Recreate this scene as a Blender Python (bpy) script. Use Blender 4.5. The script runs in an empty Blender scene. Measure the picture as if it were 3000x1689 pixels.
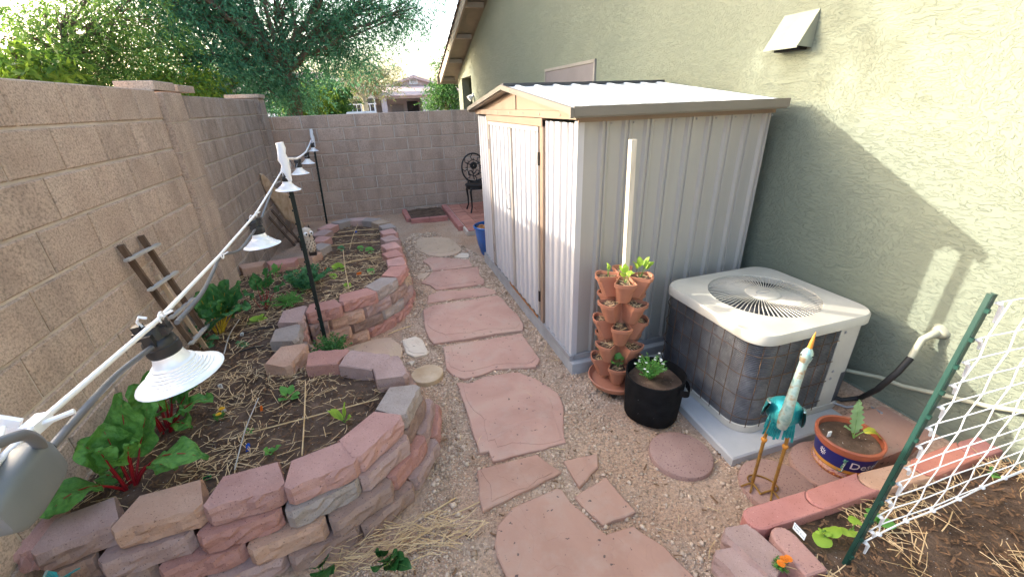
import bpy, math, random
import numpy as np
from mathutils import Vector, Matrix, noise as mnoise
random.seed(7)
rng = np.random.default_rng(11)
scene = bpy.context.scene
col = scene.collection
pi = math.pi
R = math.radians

# ------------------------------------------------------------------ camera
W, H = 3000.0, 1689.0
FOC, PITCH, YAW, ROLL, CAMH = 1223.0, 24.0, 17.0, -1.99, 1.79
def _basis():
    p, yw, r = R(PITCH), R(YAW), R(ROLL)
    fw = Vector((math.sin(yw)*math.cos(p), math.cos(yw)*math.cos(p), -math.sin(p)))
    rt = Vector((math.cos(yw), -math.sin(yw), 0)); up = rt.cross(fw)
    return fw, rt*math.cos(r)+up*math.sin(r), up*math.cos(r)-rt*math.sin(r)
FW, RT, UP = _basis()
CAM = Vector((0, 0, CAMH))
cd = bpy.data.cameras.new('camera'); cam = bpy.data.objects.new('camera', cd); col.objects.link(cam)
cd.sensor_width = 36; cd.lens = 36*FOC/W; cd.clip_start = 0.02; cd.clip_end = 2000
m = Matrix.Identity(4)
for i in range(3):
    m[i][0] = RT[i]; m[i][1] = UP[i]; m[i][2] = -FW[i]; m[i][3] = CAM[i]
cam.matrix_world = m
scene.camera = cam
scene.render.resolution_x = 1024; scene.render.resolution_y = 576
# ------------------------------------------------------------------ light
SUN_TRAVEL = Vector((1.57, -1.09, -0.655)).normalized()
sun_el = math.asin(-SUN_TRAVEL.z); sun_az = math.atan2(-SUN_TRAVEL.x, -SUN_TRAVEL.y)
world = bpy.data.worlds.new('World'); scene.world = world; world.use_nodes = True
wn = world.node_tree; wn.nodes.clear()
sky = wn.nodes.new('ShaderNodeTexSky'); sky.sky_type = 'NISHITA'; sky.sun_disc = False
sky.sun_elevation = sun_el; sky.sun_rotation = sun_az % (2*pi)
sky.dust_density = 5.0; sky.air_density = 1.0; sky.ozone_density = 1.0
bg = wn.nodes.new('ShaderNodeBackground'); bg.inputs['Strength'].default_value = 0.15
wo = wn.nodes.new('ShaderNodeOutputWorld')
wn.links.new(sky.outputs[0], bg.inputs['Color']); wn.links.new(bg.outputs[0], wo.inputs['Surface'])
sl = bpy.data.lights.new('sun', 'SUN'); sl.energy = 1.5; sl.angle = R(0.5); sl.color = (1, 0.93, 0.80)
so = bpy.data.objects.new('sun', sl); col.objects.link(so)
so.rotation_euler = SUN_TRAVEL.to_track_quat('-Z', 'Y').to_euler(); so.location = (-20, 14, 12)
scene.view_settings.view_transform = 'Standard'; scene.view_settings.look = 'None'
scene.view_settings.gamma = 1.0; scene.view_settings.exposure = 2.66

# ------------------------------------------------------------------ pixel -> place (distance always comes from a plane)
def ray(x, y): return FW + RT*((x-W/2)/FOC) - UP*((y-H/2)/FOC)
def pln(x, y, ax, v):
    d = ray(x, y); return CAM + d*((v-CAM[ax])/d[ax])
def pz(p, z=0.0): return pln(p[0], p[1], 2, z)
def py(p, y): return pln(p[0], p[1], 1, y)
def pxx(p, x): return pln(p[0], p[1], 0, x)
s4 = lambda x, y: (x/2.575, 1126+y/2.575)
s5 = lambda x, y: (700+x/2.636, 550+y/2.636)
s6 = lambda x, y: (700+x/2.462, 1100+y/2.462)
sA = lambda x, y: (1150+x/4.143, 800+y/4.143)
sB = lambda x, y: (1250+x/2.381, 1080+y/2.381)
sC = lambda x, y: (1150+x/4.143, 450+y/4.143)
sD = lambda x, y: (850+x/4.833, 950+y/4.833)
sE = lambda x, y: (550+x/4.1425, 700+y/4.1425)
sT = lambda x, y: (1700+x/2.4175, 700+y/2.4167)
sL = lambda x, y: (700+x/3.625, 350+y/3.625)

# ------------------------------------------------------------------ helpers
class MB:
    def __init__(s): s.v = []; s.f = []
    def add(s, vs, fs, M=None):
        o = len(s.v)
        s.v += [tuple(M @ Vector(p)) if M else tuple(p) for p in vs]
        s.f += [tuple(i+o for i in f) for f in fs]
    def box(s, c, d, M=None):
        x, y, z = d[0]/2, d[1]/2, d[2]/2
        vs = [(c[0]+a*x, c[1]+b*y, c[2]+e*z) for e in (-1, 1) for b in (-1, 1) for a in (-1, 1)]
        s.add(vs, [(0,2,3,1),(4,5,7,6),(0,1,5,4),(2,6,7,3),(0,4,6,2),(1,3,7,5)], M)
        return s
    def bar(s, a, b, w, t, up=(0,0,1)):
        a, b = Vector(a), Vector(b); d = (b-a); L = d.length; d.normalize()
        u = Vector(up); x = d.cross(u)
        if x.length < 1e-4: x = d.cross(Vector((1,0,0)))
        x.normalize(); y = x.cross(d)
        vs = []
        for p in (a, b):
            for i, j in ((-1,-1),(1,-1),(1,1),(-1,1)): vs.append(p+x*(i*w/2)+y*(j*t/2))
        s.add(vs, [(0,1,2,3),(7,6,5,4),(0,4,5,1),(1,5,6,2),(2,6,7,3),(3,7,4,0)]); return s
    def tube(s, path, r, n=6, cap=True):
        path = [Vector(p) for p in path]; k = len(path)
        rs = r if isinstance(r, (list, tuple)) else [r]*k
        vs = []; ref = None
        for i, p in enumerate(path):
            d = (path[min(i+1, k-1)]-path[max(i-1, 0)])
            if d.length < 1e-9: d = Vector((0,0,1))
            d.normalize()
            if ref is None: ref = d.orthogonal().normalized()
            x = ref-d*ref.dot(d)
            if x.length < 1e-6: x = d.orthogonal()
            x.normalize(); ref = x; y = d.cross(x)
            for j in range(n):
                a = 2*pi*j/n; vs.append(p+(x*math.cos(a)+y*math.sin(a))*rs[i])
        fs = [(i*n+j, i*n+(j+1)%n, (i+1)*n+(j+1)%n, (i+1)*n+j) for i in range(k-1) for j in range(n)]
        if cap: fs += [tuple(range(n-1, -1, -1)), tuple(range((k-1)*n, k*n))]
        s.add(vs, fs); return s
    def lathe(s, prof, n=24, c=(0,0,0), M=None, wob=None, cap=True):
        vs = []
        for r, z in prof:
            for j in range(n):
                a = 2*pi*j/n; rr = r*(wob(a, z) if wob else 1)
                vs.append((c[0]+rr*math.cos(a), c[1]+rr*math.sin(a), c[2]+z))
        k = len(prof)
        fs = [(i*n+j, i*n+(j+1)%n, (i+1)*n+(j+1)%n, (i+1)*n+j) for i in range(k-1) for j in range(n)]
        if cap and prof[0][0] > 1e-5: fs.append(tuple(range(n-1, -1, -1)))
        if cap and prof[-1][0] > 1e-5: fs.append(tuple(range((k-1)*n, k*n)))
        s.add(vs, fs, M); return s
    def prism(s, pts, z0, z1, ch=0.0):
        n = len(pts); area = sum(pts[i][0]*pts[(i+1)%n][1]-pts[(i+1)%n][0]*pts[i][1] for i in range(n))
        if area < 0: pts = pts[::-1]
        P = [Vector((p[0], p[1], 0)) for p in pts]
        ins = []
        for i in range(n):
            e1 = (P[i]-P[i-1]).normalized(); e2 = (P[(i+1)%n]-P[i]).normalized()
            nn = Vector((-e1.y-e2.y, e1.x+e2.x, 0))
            nn = nn.normalized() if nn.length > 1e-6 else Vector((-e1.y, e1.x, 0))
            ins.append(P[i]+nn*ch)
        vs = [(p.x, p.y, z0) for p in P]+[(p.x, p.y, z1-ch*.7) for p in P]
        fs = [(i, (i+1)%n, n+(i+1)%n, n+i) for i in range(n)]
        if ch > 0:
            vs += [(p.x, p.y, z1) for p in ins]
            fs += [(n+i, n+(i+1)%n, 2*n+(i+1)%n, 2*n+i) for i in range(n)]
            fs.append(tuple(range(2*n, 3*n)))
        else: fs.append(tuple(range(n, 2*n)))
        fs.append(tuple(range(n-1, -1, -1)))
        s.add(vs, fs); return s
    def strip(s, A, B):
        n = len(A); s.add(list(A)+list(B), [(i, i+1, n+i+1, n+i) for i in range(n-1)]); return s
    def mesh(s, name, smooth=None, loc=None):
        v = s.v if loc is None else [(p[0]-loc[0], p[1]-loc[1], p[2]-loc[2]) for p in s.v]
        me = bpy.data.meshes.new(name); me.from_pydata(v, [], s.f); me.update()
        if smooth is not None:
            me.polygons.foreach_set('use_smooth', [True]*len(me.polygons))
            if smooth < 180: me.set_sharp_from_angle(angle=R(smooth))
        return me
def link(name, me, mat=None, parent=None, loc=(0,0,0), rot=(0,0,0)):
    if mat and not me.materials: me.materials.append(mat)
    o = bpy.data.objects.new(name, me); col.objects.link(o)
    o.location = loc; o.rotation_euler = rot
    if parent: o.parent = parent
    return o
def tag(o, label=None, cat=None, group=None, kind=None):
    if label: o['label'] = label
    if cat: o['category'] = cat
    if group: o['group'] = group
    if kind: o['kind'] = kind
    return o
def thing(name, label, cat, loc=(0,0,0), rz=0, group=None):
    o = bpy.data.objects.new(name, None); col.objects.link(o); o.empty_display_size = .1
    o.location = loc; o.rotation_euler = (0, 0, rz)
    return tag(o, label, cat, group)
def wloc(o):
    l = Vector(o.location)
    while o.parent: o = o.parent; l += Vector(o.location)
    return l
def part(name, mb, mat, parent, smooth=None, label=None):
    """mesh given in world coordinates under an unrotated thing/part"""
    me = mb.mesh(name, smooth, wloc(parent)); o = link(name, me, mat, parent)
    if label: o['label'] = label
    return o
def solo(name, mb, mat, label, cat, group=None, smooth=None, base=None, kind=None):
    if base is None:
        a = np.array(mb.v); base = (float(a[:,0].mean()), float(a[:,1].mean()), float(a[:,2].min()))
    o = link(name, mb.mesh(name, smooth, base), mat, None, base)
    return tag(o, label, cat, group, kind)
def npmesh(name, V, F, mat, parent=None, loc=(0,0,0)):
    """fast mesh from numpy arrays; F is (n,k)"""
    me = bpy.data.meshes.new(name); n, k = F.shape
    me.vertices.add(len(V)); me.vertices.foreach_set('co', np.asarray(V, np.float32).ravel())
    me.loops.add(n*k); me.loops.foreach_set('vertex_index', F.astype(np.int32).ravel())
    me.polygons.add(n); me.polygons.foreach_set('loop_start', (np.arange(n)*k).astype(np.int32))
    me.update(calc_edges=True); me.validate()
    return link(name, me, mat, parent, loc)

# ------------------------------------------------------------------ materials
def nt(name):
    m = bpy.data.materials.new(name); m.use_nodes = True; t = m.node_tree
    return m, t, t.nodes, t.links, t.nodes['Principled BSDF']
def ramp(N, stops, interp='LINEAR'):
    r = N.new('ShaderNodeValToRGB'); r.color_ramp.interpolation = interp; e = r.color_ramp.elements
    while len(e) < len(stops): e.new(0.5)
    for el, (p, c) in zip(e, stops):
        el.position = p; el.color = tuple(c)+(1,) if len(c) == 3 else c
    return r
def noise(N, L, vec, scale, detail=4, rough=.55, dist=0):
    n = N.new('ShaderNodeTexNoise'); n.inputs['Scale'].default_value = scale; n.inputs['Detail'].default_value = detail
    n.inputs['Roughness'].default_value = rough; n.inputs['Distortion'].default_value = dist
    if vec is not None: L.new(vec, n.inputs['Vector'])
    return n
def coords(N, L, scale=(1,1,1), rnd=True, kind='Object'):
    tc = N.new('ShaderNodeTexCoord'); v = tc.outputs[kind]
    mp = N.new('ShaderNodeMapping'); mp.inputs['Scale'].default_value = scale; L.new(v, mp.inputs['Vector'])
    if rnd:
        oi = N.new('ShaderNodeObjectInfo'); mu = N.new('ShaderNodeMath'); mu.operation = 'MULTIPLY'; mu.inputs[1].default_value = 57
        L.new(oi.outputs['Random'], mu.inputs[0]); L.new(mu.outputs[0], mp.inputs['Location'])
    return mp.outputs[0]
def mixc(N, L, fac, a, b, mode='MIX'):
    x = N.new('ShaderNodeMix'); x.data_type = 'RGBA'; x.blend_type = mode
    for s, v in ((x.inputs[0], fac), (x.inputs[6], a), (x.inputs[7], b)):
        if hasattr(v, 'is_linked') or hasattr(v, 'links'): L.new(v, s)
        elif isinstance(v, (int, float)): s.default_value = v
        else: s.default_value = tuple(v)+(1,)
    return x.outputs[2]
def bump(N, L, b, h, strength=.4, dist=.01, prev=None):
    n = N.new('ShaderNodeBump'); n.inputs['Strength'].default_value = strength; n.inputs['Distance'].default_value = dist
    L.new(h, n.inputs['Height'])
    if prev is not None: L.new(prev, n.inputs['Normal'])
    L.new(n.outputs[0], b.inputs['Normal']); return n.outputs[0]
def mat(name, stops, scale=6, rough=.85, bs=.3, bscale=60, bdist=.004, metal=0, spec=.3, rand=.0, speck=None, sscale=120, detail=6, stretch=(1,1,1), hue=0, coat=0):
    m, t, N, L, b = nt(name); v = coords(N, L, stretch)
    n = noise(N, L, v, scale, detail); r = ramp(N, stops); L.new(n.outputs['Fac'], r.inputs[0]); c = r.outputs[0]
    f = noise(N, L, v, bscale, 5, .65)
    if speck:
        f2 = noise(N, L, v, sscale, 2, .6)
        for (lo, hi, cc) in speck:
            st = [(lo, (0,0,0)), (hi, (1,1,1))] if hi > .5 else [(lo, (1,1,1)), (hi, (0,0,0))]
            rr = ramp(N, st); L.new(f2.outputs['Fac'], rr.inputs[0]); c = mixc(N, L, rr.outputs[0], c, cc)
    if rand or hue:
        oi = N.new('ShaderNodeObjectInfo'); hs = N.new('ShaderNodeHueSaturation')
        mr = N.new('ShaderNodeMapRange'); mr.inputs[3].default_value = 1-rand; mr.inputs[4].default_value = 1+rand
        L.new(oi.outputs['Random'], mr.inputs[0]); L.new(mr.outputs[0], hs.inputs['Value']); L.new(c, hs.inputs['Color']); c = hs.outputs[0]
    L.new(c, b.inputs['Base Color'])
    b.inputs['Roughness'].default_value = rough; b.inputs['Metallic'].default_value = metal
    b.inputs['Specular IOR Level'].default_value = spec
    if coat: b.inputs['Coat Weight'].default_value = coat
    if bs: bump(N, L, b, f.outputs['Fac'], bs, bdist)
    return m
def leafmat(name, c1, c2, trans=.35, rough=.55, vein=None):
    m, t, N, L, b = nt(name)
    g = N.new('ShaderNodeNewGeometry'); v = coords(N, L)
    n = noise(N, L, v, 9, 3); mx = N.new('ShaderNodeMath'); mx.operation = 'ADD'
    ml = N.new('ShaderNodeMath'); ml.operation = 'MULTIPLY_ADD'; ml.inputs[1].default_value = .6; ml.inputs[2].default_value = -.3
    L.new(g.outputs['Random Per Island'], ml.inputs[0]); L.new(ml.outputs[0], mx.inputs[0]); L.new(n.outputs['Fac'], mx.inputs[1])
    r = ramp(N, [(.25, c1), (.75, c2)]); L.new(mx.outputs[0], r.inputs[0])
    c = r.outputs[0]
    if vein:
        tc = N.new('ShaderNodeUVMap'); 
        w = N.new('ShaderNodeTexNoise'); w.inputs['Scale'].default_value = 55; w.inputs['Detail'].default_value = 4; L.new(v, w.inputs['Vector'])
        rr = ramp(N, [(.45, (0,0,0)), (.7, (.8,.8,.8))]); L.new(w.outputs['Fac'], rr.inputs[0]); c = mixc(N, L, rr.outputs[0], c, vein)
        bump(N, L, b, w.outputs['Fac'], .9, .010)
    L.new(c, b.inputs['Base Color']); b.inputs['Roughness'].default_value = rough; b.inputs['Specular IOR Level'].default_value = .3
    if trans:
        tr = N.new('ShaderNodeBsdfTranslucent'); L.new(c, tr.inputs['Color']); ms = N.new('ShaderNodeMixShader'); ms.inputs[0].default_value = trans
        out = [x for x in N if x.type == 'OUTPUT_MATERIAL'][0]
        L.new(b.outputs[0], ms.inputs[1]); L.new(tr.outputs[0], ms.inputs[2]); L.new(ms.outputs[0], out.inputs['Surface'])
    return m
def plain(name, c, rough=.5, metal=0, spec=.4, var=.12, scale=7, bs=.05, coat=0):
    d = tuple(x*(1-var) for x in c); e = tuple(min(1, x*(1+var)) for x in c)
    return mat(name, [(.3, d), (.7, e)], scale, rough, bs, 90, .002, metal, spec, coat=coat)
def stucco():
    m, t, N, L, b = nt('green_stucco'); v = coords(N, L, (1, 1, 1), False)
    big = noise(N, L, v, .9, 3, .5)
    c = ramp(N, [(.3, (.163,.188,.146)), (.7, (.188,.211,.165))]); L.new(big.outputs['Fac'], c.inputs[0])
    # trowel drags: direction turns from place to place
    w = noise(N, L, v, 1.3, 1, .5)
    def drag(rot, sc, st):
        mp = N.new('ShaderNodeMapping'); mp.inputs['Rotation'].default_value = (rot, 0, 0); mp.inputs['Scale'].default_value = (1, sc, st)
        L.new(v, mp.inputs['Vector']); n = noise(N, L, mp.outputs[0], 12, 4, .55, 1.5)
        r = ramp(N, [(.47, (0,0,0)), (.53, (1,1,1))]); L.new(n.outputs['Fac'], r.inputs[0]); return r.outputs[0]
    a = drag(.15, 1, 4.2); bb = drag(.9, 1.1, 3.6); cc = drag(-.5, 2.2, 2.4)
    r1 = ramp(N, [(.44, (0,0,0)), (.5, (1,1,1))]); L.new(w.outputs['Fac'], r1.inputs[0])
    w2 = noise(N, L, v, 1.9, 1, .5); r2 = ramp(N, [(.5, (0,0,0)), (.56, (1,1,1))]); L.new(w2.outputs['Fac'], r2.inputs[0])
    h = mixc(N, L, r2.outputs[0], mixc(N, L, r1.outputs[0], a, bb), cc)
    fine = noise(N, L, v, 160, 3, .6)
    p = bump(N, L, b, h, .62, .009); bump(N, L, b, fine.outputs['Fac'], .2, .003, p)
    L.new(c.outputs[0], b.inputs['Base Color']); b.inputs['Roughness'].default_value = .82; b.inputs['Specular IOR Level'].default_value = .25
    return m
def cmu(name, stops, stain=0.0):
    m, t, N, L, b = nt(name); v = coords(N, L)
    n = noise(N, L, v, 5, 5); r = ramp(N, stops); L.new(n.outputs['Fac'], r.inputs[0]); c = r.outputs[0]
    g = noise(N, L, v, 95, 3, .7); rr = ramp(N, [(.36, (.62,.62,.62)), (.5, (1,1,1)), (.68, (1.22,1.2,1.16))]); L.new(g.outputs['Fac'], rr.inputs[0])
    c = mixc(N, L, 1.0, c, rr.outputs[0], 'MULTIPLY')
    oi = N.new('ShaderNodeObjectInfo'); hs = N.new('ShaderNodeHueSaturation'); mr = N.new('ShaderNodeMapRange')
    mr.inputs[3].default_value = .95; mr.inputs[4].default_value = 1.05
    L.new(oi.outputs['Random'], mr.inputs[0]); L.new(mr.outputs[0], hs.inputs['Value']); L.new(c, hs.inputs['Color']); c = hs.outputs[0]
    # white mineral and dark water streaks that run down through all blocks
    tc = N.new('ShaderNodeNewGeometry'); mp = N.new('ShaderNodeMapping'); mp.inputs['Scale'].default_value = (3.2, 3.2, .42); L.new(tc.outputs['Position'], mp.inputs['Vector'])
    s1 = noise(N, L, mp.outputs[0], 1.6, 5, .65); q = ramp(N, [(.50, (0,0,0)), (.70, (1,1,1))]); L.new(s1.outputs['Fac'], q.inputs[0])
    f = N.new('ShaderNodeMath'); f.operation = 'MULTIPLY'; f.inputs[1].default_value = .35+stain; L.new(q.outputs[0], f.inputs[0])
    c = mixc(N, L, f.outputs[0], c, (.17,.135,.115))
    if stain:
        mp2 = N.new('ShaderNodeMapping'); mp2.inputs['Location'].default_value = (7, 3, 2); mp2.inputs['Scale'].default_value = (4, 4, 1.5); L.new(tc.outputs['Position'], mp2.inputs['Vector'])
        s2 = noise(N, L, mp2.outputs[0], 1.5, 5, .7); q2 = ramp(N, [(.55, (0,0,0)), (.72, (1,1,1))]); L.new(s2.outputs['Fac'], q2.inputs[0])
        f2 = N.new('ShaderNodeMath'); f2.operation = 'MULTIPLY'; f2.inputs[1].default_value = stain; L.new(q2.outputs[0], f2.inputs[0])
        c = mixc(N, L, f2.outputs[0], c, (.55,.5,.47))
    L.new(c, b.inputs['Base Color']); b.inputs['Roughness'].default_value = .95; b.inputs['Specular IOR Level'].default_value = .15
    bump(N, L, b, g.outputs['Fac'], .55, .006)
    return m
def flag(name, c1, c2, c3):
    m, t, N, L, b = nt(name); v = coords(N, L)
    n = noise(N, L, v, 2.6, 5, .55, .6); r = ramp(N, [(.28, c1), (.52, c2), (.75, c3)]); L.new(n.outputs['Fac'], r.inputs[0]); c = r.outputs[0]
    st = noise(N, L, v, 2.2, 3, .5, .8); sr = ramp(N, [(0, (.0,)*3), (.40, (.25,)*3), (.5, (.5,)*3), (.60, (.75,)*3)], 'CONSTANT'); L.new(st.outputs['Fac'], sr.inputs[0])
    pit = noise(N, L, v, 38, 2, .5); pr = ramp(N, [(.27, (1,1,1)), (.31, (0,0,0))]); L.new(pit.outputs['Fac'], pr.inputs[0])
    c = mixc(N, L, pr.outputs[0], c, (.12,.08,.07))
    dust = noise(N, L, v, 7, 6, .7); dr = ramp(N, [(.5, (0,0,0)), (.8, (.55,.55,.55))]); L.new(dust.outputs['Fac'], dr.inputs[0]); c = mixc(N, L, dr.outputs[0], c, (.47,.36,.29))
    L.new(c, b.inputs['Base Color']); b.inputs['Roughness'].default_value = .75; b.inputs['Specular IOR Level'].default_value = .3
    f = noise(N, L, v, 55, 6, .65)
    p = bump(N, L, b, sr.outputs[0], 1.0, .012); bump(N, L, b, f.outputs['Fac'], .4, .004, p)
    return m
def groundmat():
    m, t, N, L, b = nt('sandy_soil'); v = coords(N, L, (1,1,1), False)
    n = noise(N, L, v, 1.4, 7, .6); r = ramp(N, [(.3, (.37,.235,.16)), (.5, (.47,.31,.215)), (.7, (.54,.375,.27))]); L.new(n.outputs['Fac'], r.inputs[0])
    g = noise(N, L, v, 70, 4, .75); gr = ramp(N, [(.34, (.45,.42,.4)), (.5, (1,1,1)), (.66, (1.35,1.3,1.22))]); L.new(g.outputs['Fac'], gr.inputs[0])
    c = mixc(N, L, 1.0, r.outputs[0], gr.outputs[0], 'MULTIPLY')
    vo = N.new('ShaderNodeTexVoronoi'); vo.inputs['Scale'].default_value = 75; L.new(v, vo.inputs['Vector'])
    vc = ramp(N, [(.0, (.32,.225,.16)), (.45, (.44,.315,.23)), (1, (.57,.44,.335))]); L.new(vo.outputs['Color'], vc.inputs[0])
    msk = noise(N, L, v, 2.3, 4, .6); mk = ramp(N, [(.42, (0,0,0)), (.62, (.85,.85,.85))]); L.new(msk.outputs['Fac'], mk.inputs[0])
    c = mixc(N, L, mk.outputs[0], c, vc.outputs[0])
    L.new(c, b.inputs['Base Color']); b.inputs['Roughness'].default_value = .97; b.inputs['Specular IOR Level'].default_value = .1
    iv = N.new('ShaderNodeMath'); iv.operation = 'MULTIPLY'; iv.inputs[1].default_value = -1; L.new(vo.outputs['Distance'], iv.inputs[0])
    p = bump(N, L, b, iv.outputs[0], .5, .008); bump(N, L, b, g.outputs['Fac'], .7, .012, p)
    return m
def finmat():
    m, t, N, L, b = nt('condenser_coil'); v = coords(N, L, (1,1,1), False)
    sp = N.new('ShaderNodeSeparateXYZ'); L.new(v, sp.inputs[0])
    w = N.new('ShaderNodeMath'); w.operation = 'MULTIPLY'; w.inputs[1].default_value = 2*pi/.0105; L.new(sp.outputs['Z'], w.inputs[0])
    s_ = N.new('ShaderNodeMath'); s_.operation = 'SINE'; L.new(w.outputs[0], s_.inputs[0])
    n = noise(N, L, v, 5, 6, .7); r = ramp(N, [(.32, (.05,.054,.064)), (.55, (.12,.126,.143)), (.78, (.27,.275,.29))]); L.new(n.outputs['Fac'], r.inputs[0])
    L.new(r.outputs[0], b.inputs['Base Color']); b.inputs['Roughness'].default_value = .5; b.inputs['Metallic'].default_value = .35
    bump(N, L, b, s_.outputs[0], .8, .003); return m
def soilmat(name='bed_soil'):
    return mat(name, [(.3, (.065,.042,.03)), (.55, (.135,.088,.062)), (.8, (.24,.16,.115))], 9, .95, .9, 45, .02, spec=.15, speck=[(.70,.74,(.6,.55,.5))], sscale=85)

M = {}
M['stucco'] = stucco()
M['cmu'] = cmu('tan_block', [(.3, (.46,.345,.27)), (.7, (.55,.43,.345))])
M['cmu2'] = cmu('stained_block', [(.3, (.36,.28,.23)), (.7, (.45,.355,.295))], .5)
M['cmu3'] = cmu('brown_block', [(.3, (.42,.305,.24)), (.7, (.49,.365,.295))], .12)
M['mortar'] = mat('mortar', [(.3, (.46,.385,.325)), (.7, (.62,.54,.47))], 7, .95, .4, 80, .004)
RB = [('pink_block', (.44,.245,.21), (.54,.315,.27)), ('red_block', (.40,.20,.165), (.49,.26,.215)), ('tan_red_block', (.44,.265,.19), (.53,.34,.25)),
      ('grey_block', (.30,.245,.215), (.385,.32,.285)), ('plum_block', (.37,.245,.215), (.46,.32,.285)), ('buff_block', (.40,.29,.205), (.50,.375,.275)), ('brown_block', (.28,.185,.15), (.37,.25,.205))]
for n_, a_, b_ in RB:
    M[n_] = mat(n_, [(.3, a_), (.7, b_)], 7, .94, .9, 55, .008, rand=.09, spec=.2, speck=[(.30,.36,tuple(x*.45 for x in a_)), (.70,.76,tuple(min(1,x*1.5) for x in b_))], sscale=130)
    # the speck list darkens pits and lightens grains
M['flag_pink'] = flag('pink_flagstone', (.40,.22,.17), (.49,.29,.225), (.51,.345,.26))
M['flag_red'] = flag('red_flagstone', (.38,.21,.15), (.45,.26,.19), (.47,.31,.23))
M['flag_tan'] = flag('tan_flagstone', (.46,.33,.225), (.53,.385,.27), (.50,.33,.25))
M['flag_pale'] = flag('pale_flagstone', (.58,.45,.34), (.66,.56,.45), (.6,.45,.33))
M['ground'] = groundmat()
M['soil'] = soilmat()
M['straw'] = mat('straw', [(.3, (.48,.31,.14)), (.7, (.74,.55,.33))], 14, .8, .2, 90, .002, rand=0)
M['chip'] = mat('bark_chip', [(.3, (.10,.055,.03)), (.7, (.24,.135,.075))], 20, .9, .4, 70, .004)
M['gravel'] = leafmat('gravel', (.37,.26,.18), (.66,.50,.375), 0, .9)
M['shed'] = mat('shed_beige_metal', [(.3, (.345,.33,.305)), (.7, (.375,.36,.335))], 3, .42, .12, 2.2, .02, spec=.5, stretch=(5,5,.5), speck=[(.68,.9,(.36,.33,.285))], sscale=5)
M['shed_white'] = plain('shed_white_metal', (.52,.51,.52), .4, 0, .5, .05, 3)
M['shed_trim'] = plain('shed_bronze_trim', (.24,.17,.125), .4, 0, .5, .08, 4)
M['shed_trim2'] = plain('shed_door_frame', (.42,.37,.325), .4, 0, .5, .06, 4)
M['shed_edge'] = plain('shed_edge_trim', (.17,.15,.128), .4, 0, .5, .08, 4)
M['shed_roof'] = mat('shed_roof_white', [(.3, (.50,.54,.58)), (.75, (.60,.63,.65))], 4, .38, .1, 40, .002, spec=.5, speck=[(.72,.80,(.45,.42,.40))], sscale=9)
M['ridge'] = plain('ridge_dark', (.06,.06,.065), .5)
M['rust'] = mat('rust', [(.3, (.25,.10,.03)), (.7, (.45,.22,.08))], 30, .9)
M['concrete'] = mat('concrete', [(.3, (.30,.30,.31)), (.7, (.42,.42,.43))], 6, .9, .35, 60, .004)
M['pad'] = mat('pad_grey', [(.3, (.38,.38,.39)), (.7, (.46,.46,.47))], 5, .85, .25, 60, .003)
M['ac_white'] = mat('ac_cream', [(.3, (.44,.42,.37)), (.7, (.54,.52,.465))], 5, .45, .12, 40, .002, spec=.4, speck=[(.70,.78,(.38,.35,.30))], sscale=20)
M['coil'] = finmat()
M['rustwire'] = mat('rusty_wire', [(.35, (.05,.04,.035)), (.65, (.17,.10,.06))], 16, .8)
M['black'] = plain('black_plastic', (.015,.015,.017), .45)
M['felt'] = mat('black_felt', [(.3, (.008,.008,.009)), (.7, (.014,.014,.015))], 20, .95, .5, 160, .003, spec=.1, speck=[(.76,.79,(.25,.25,.25))], sscale=60)
M['terra'] = plain('terracotta_plastic', (.43,.185,.115), .5, 0, .4, .06, 5)
M['terra2'] = plain('terracotta_glaze', (.36,.10,.05), .35, 0, .5, .1, 8)
M['wood_pale'] = mat('pale_wood', [(.3, (.55,.47,.36)), (.7, (.72,.65,.54))], 5, .8, .3, 60, .003, stretch=(8,8,1))
M['wood_dark'] = mat('weathered_wood', [(.3, (.075,.045,.03)), (.7, (.19,.125,.085))], 5, .9, .5, 50, .004, stretch=(6,6,1))
M['wood_tan'] = mat('driftwood', [(.3, (.42,.28,.18)), (.55, (.58,.43,.30)), (.75, (.66,.52,.38))], 4, .85, .5, 40, .006, stretch=(6,6,1))
M['rung'] = mat('grey_rung', [(.3, (.36,.33,.30)), (.7, (.52,.49,.45))], 5, .85, .3, 50, .003)
M['white'] = plain('white_rope', (.80,.80,.82), .7, 0, .3, .04)
M['whitecloth'] = plain('white_tape', (.82,.82,.84), .65, 0, .3, .04, 9)
M['shade'] = plain('silver_shade', (.86,.87,.89), .35, .25, .5, .05, 20)
M['grey_cable'] = plain('grey_cable', (.12,.125,.14), .4)
M['grey_box'] = plain('grey_tap_box', (.14,.155,.165), .45)
M['socket'] = plain('socket_black', (.02,.021,.024), .42)
M['post_green'] = plain('green_post', (.008,.042,.033), .45, 0, .4, .15)
M['post_dark'] = plain('dark_post', (.005,.014,.013), .5, 0, .4, .15)
M['bluepot'] = plain('blue_glaze', (.012,.10,.36), .16, 0, .6, .25, 5, .02, .6)
M['iron'] = plain('black_iron', (.008,.008,.009), .42)
M['teal'] = mat('teal_patina', [(.3, (.015,.20,.24)), (.55, (.04,.42,.46)), (.75, (.22,.62,.62))], 14, .35, .5, 45, .006, metal=.5)
M['teal_neck'] = mat('silver_patina', [(.32, (.20,.36,.35)), (.52, (.42,.58,.56)), (.66, (.36,.28,.18))], 26, .35, .5, 60, .004, metal=.55)
M['gold'] = mat('rusty_gold', [(.3, (.22,.11,.03)), (.7, (.40,.22,.05))], 25, .5, .3, 60, .003, metal=.4)
M['beak'] = plain('orange_beak', (.55,.22,.03), .4)
M['owl'] = mat('owl_white', [(.3, (.38,.27,.19)), (.7, (.66,.56,.46))], 9, .5, .2, 60, .003)
M['owl_dark'] = plain('owl_brown', (.035,.022,.018), .5)
M['potblue'] = plain('pot_navy', (.012,.016,.14), .35, 0, .5, .15, 9)
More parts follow.
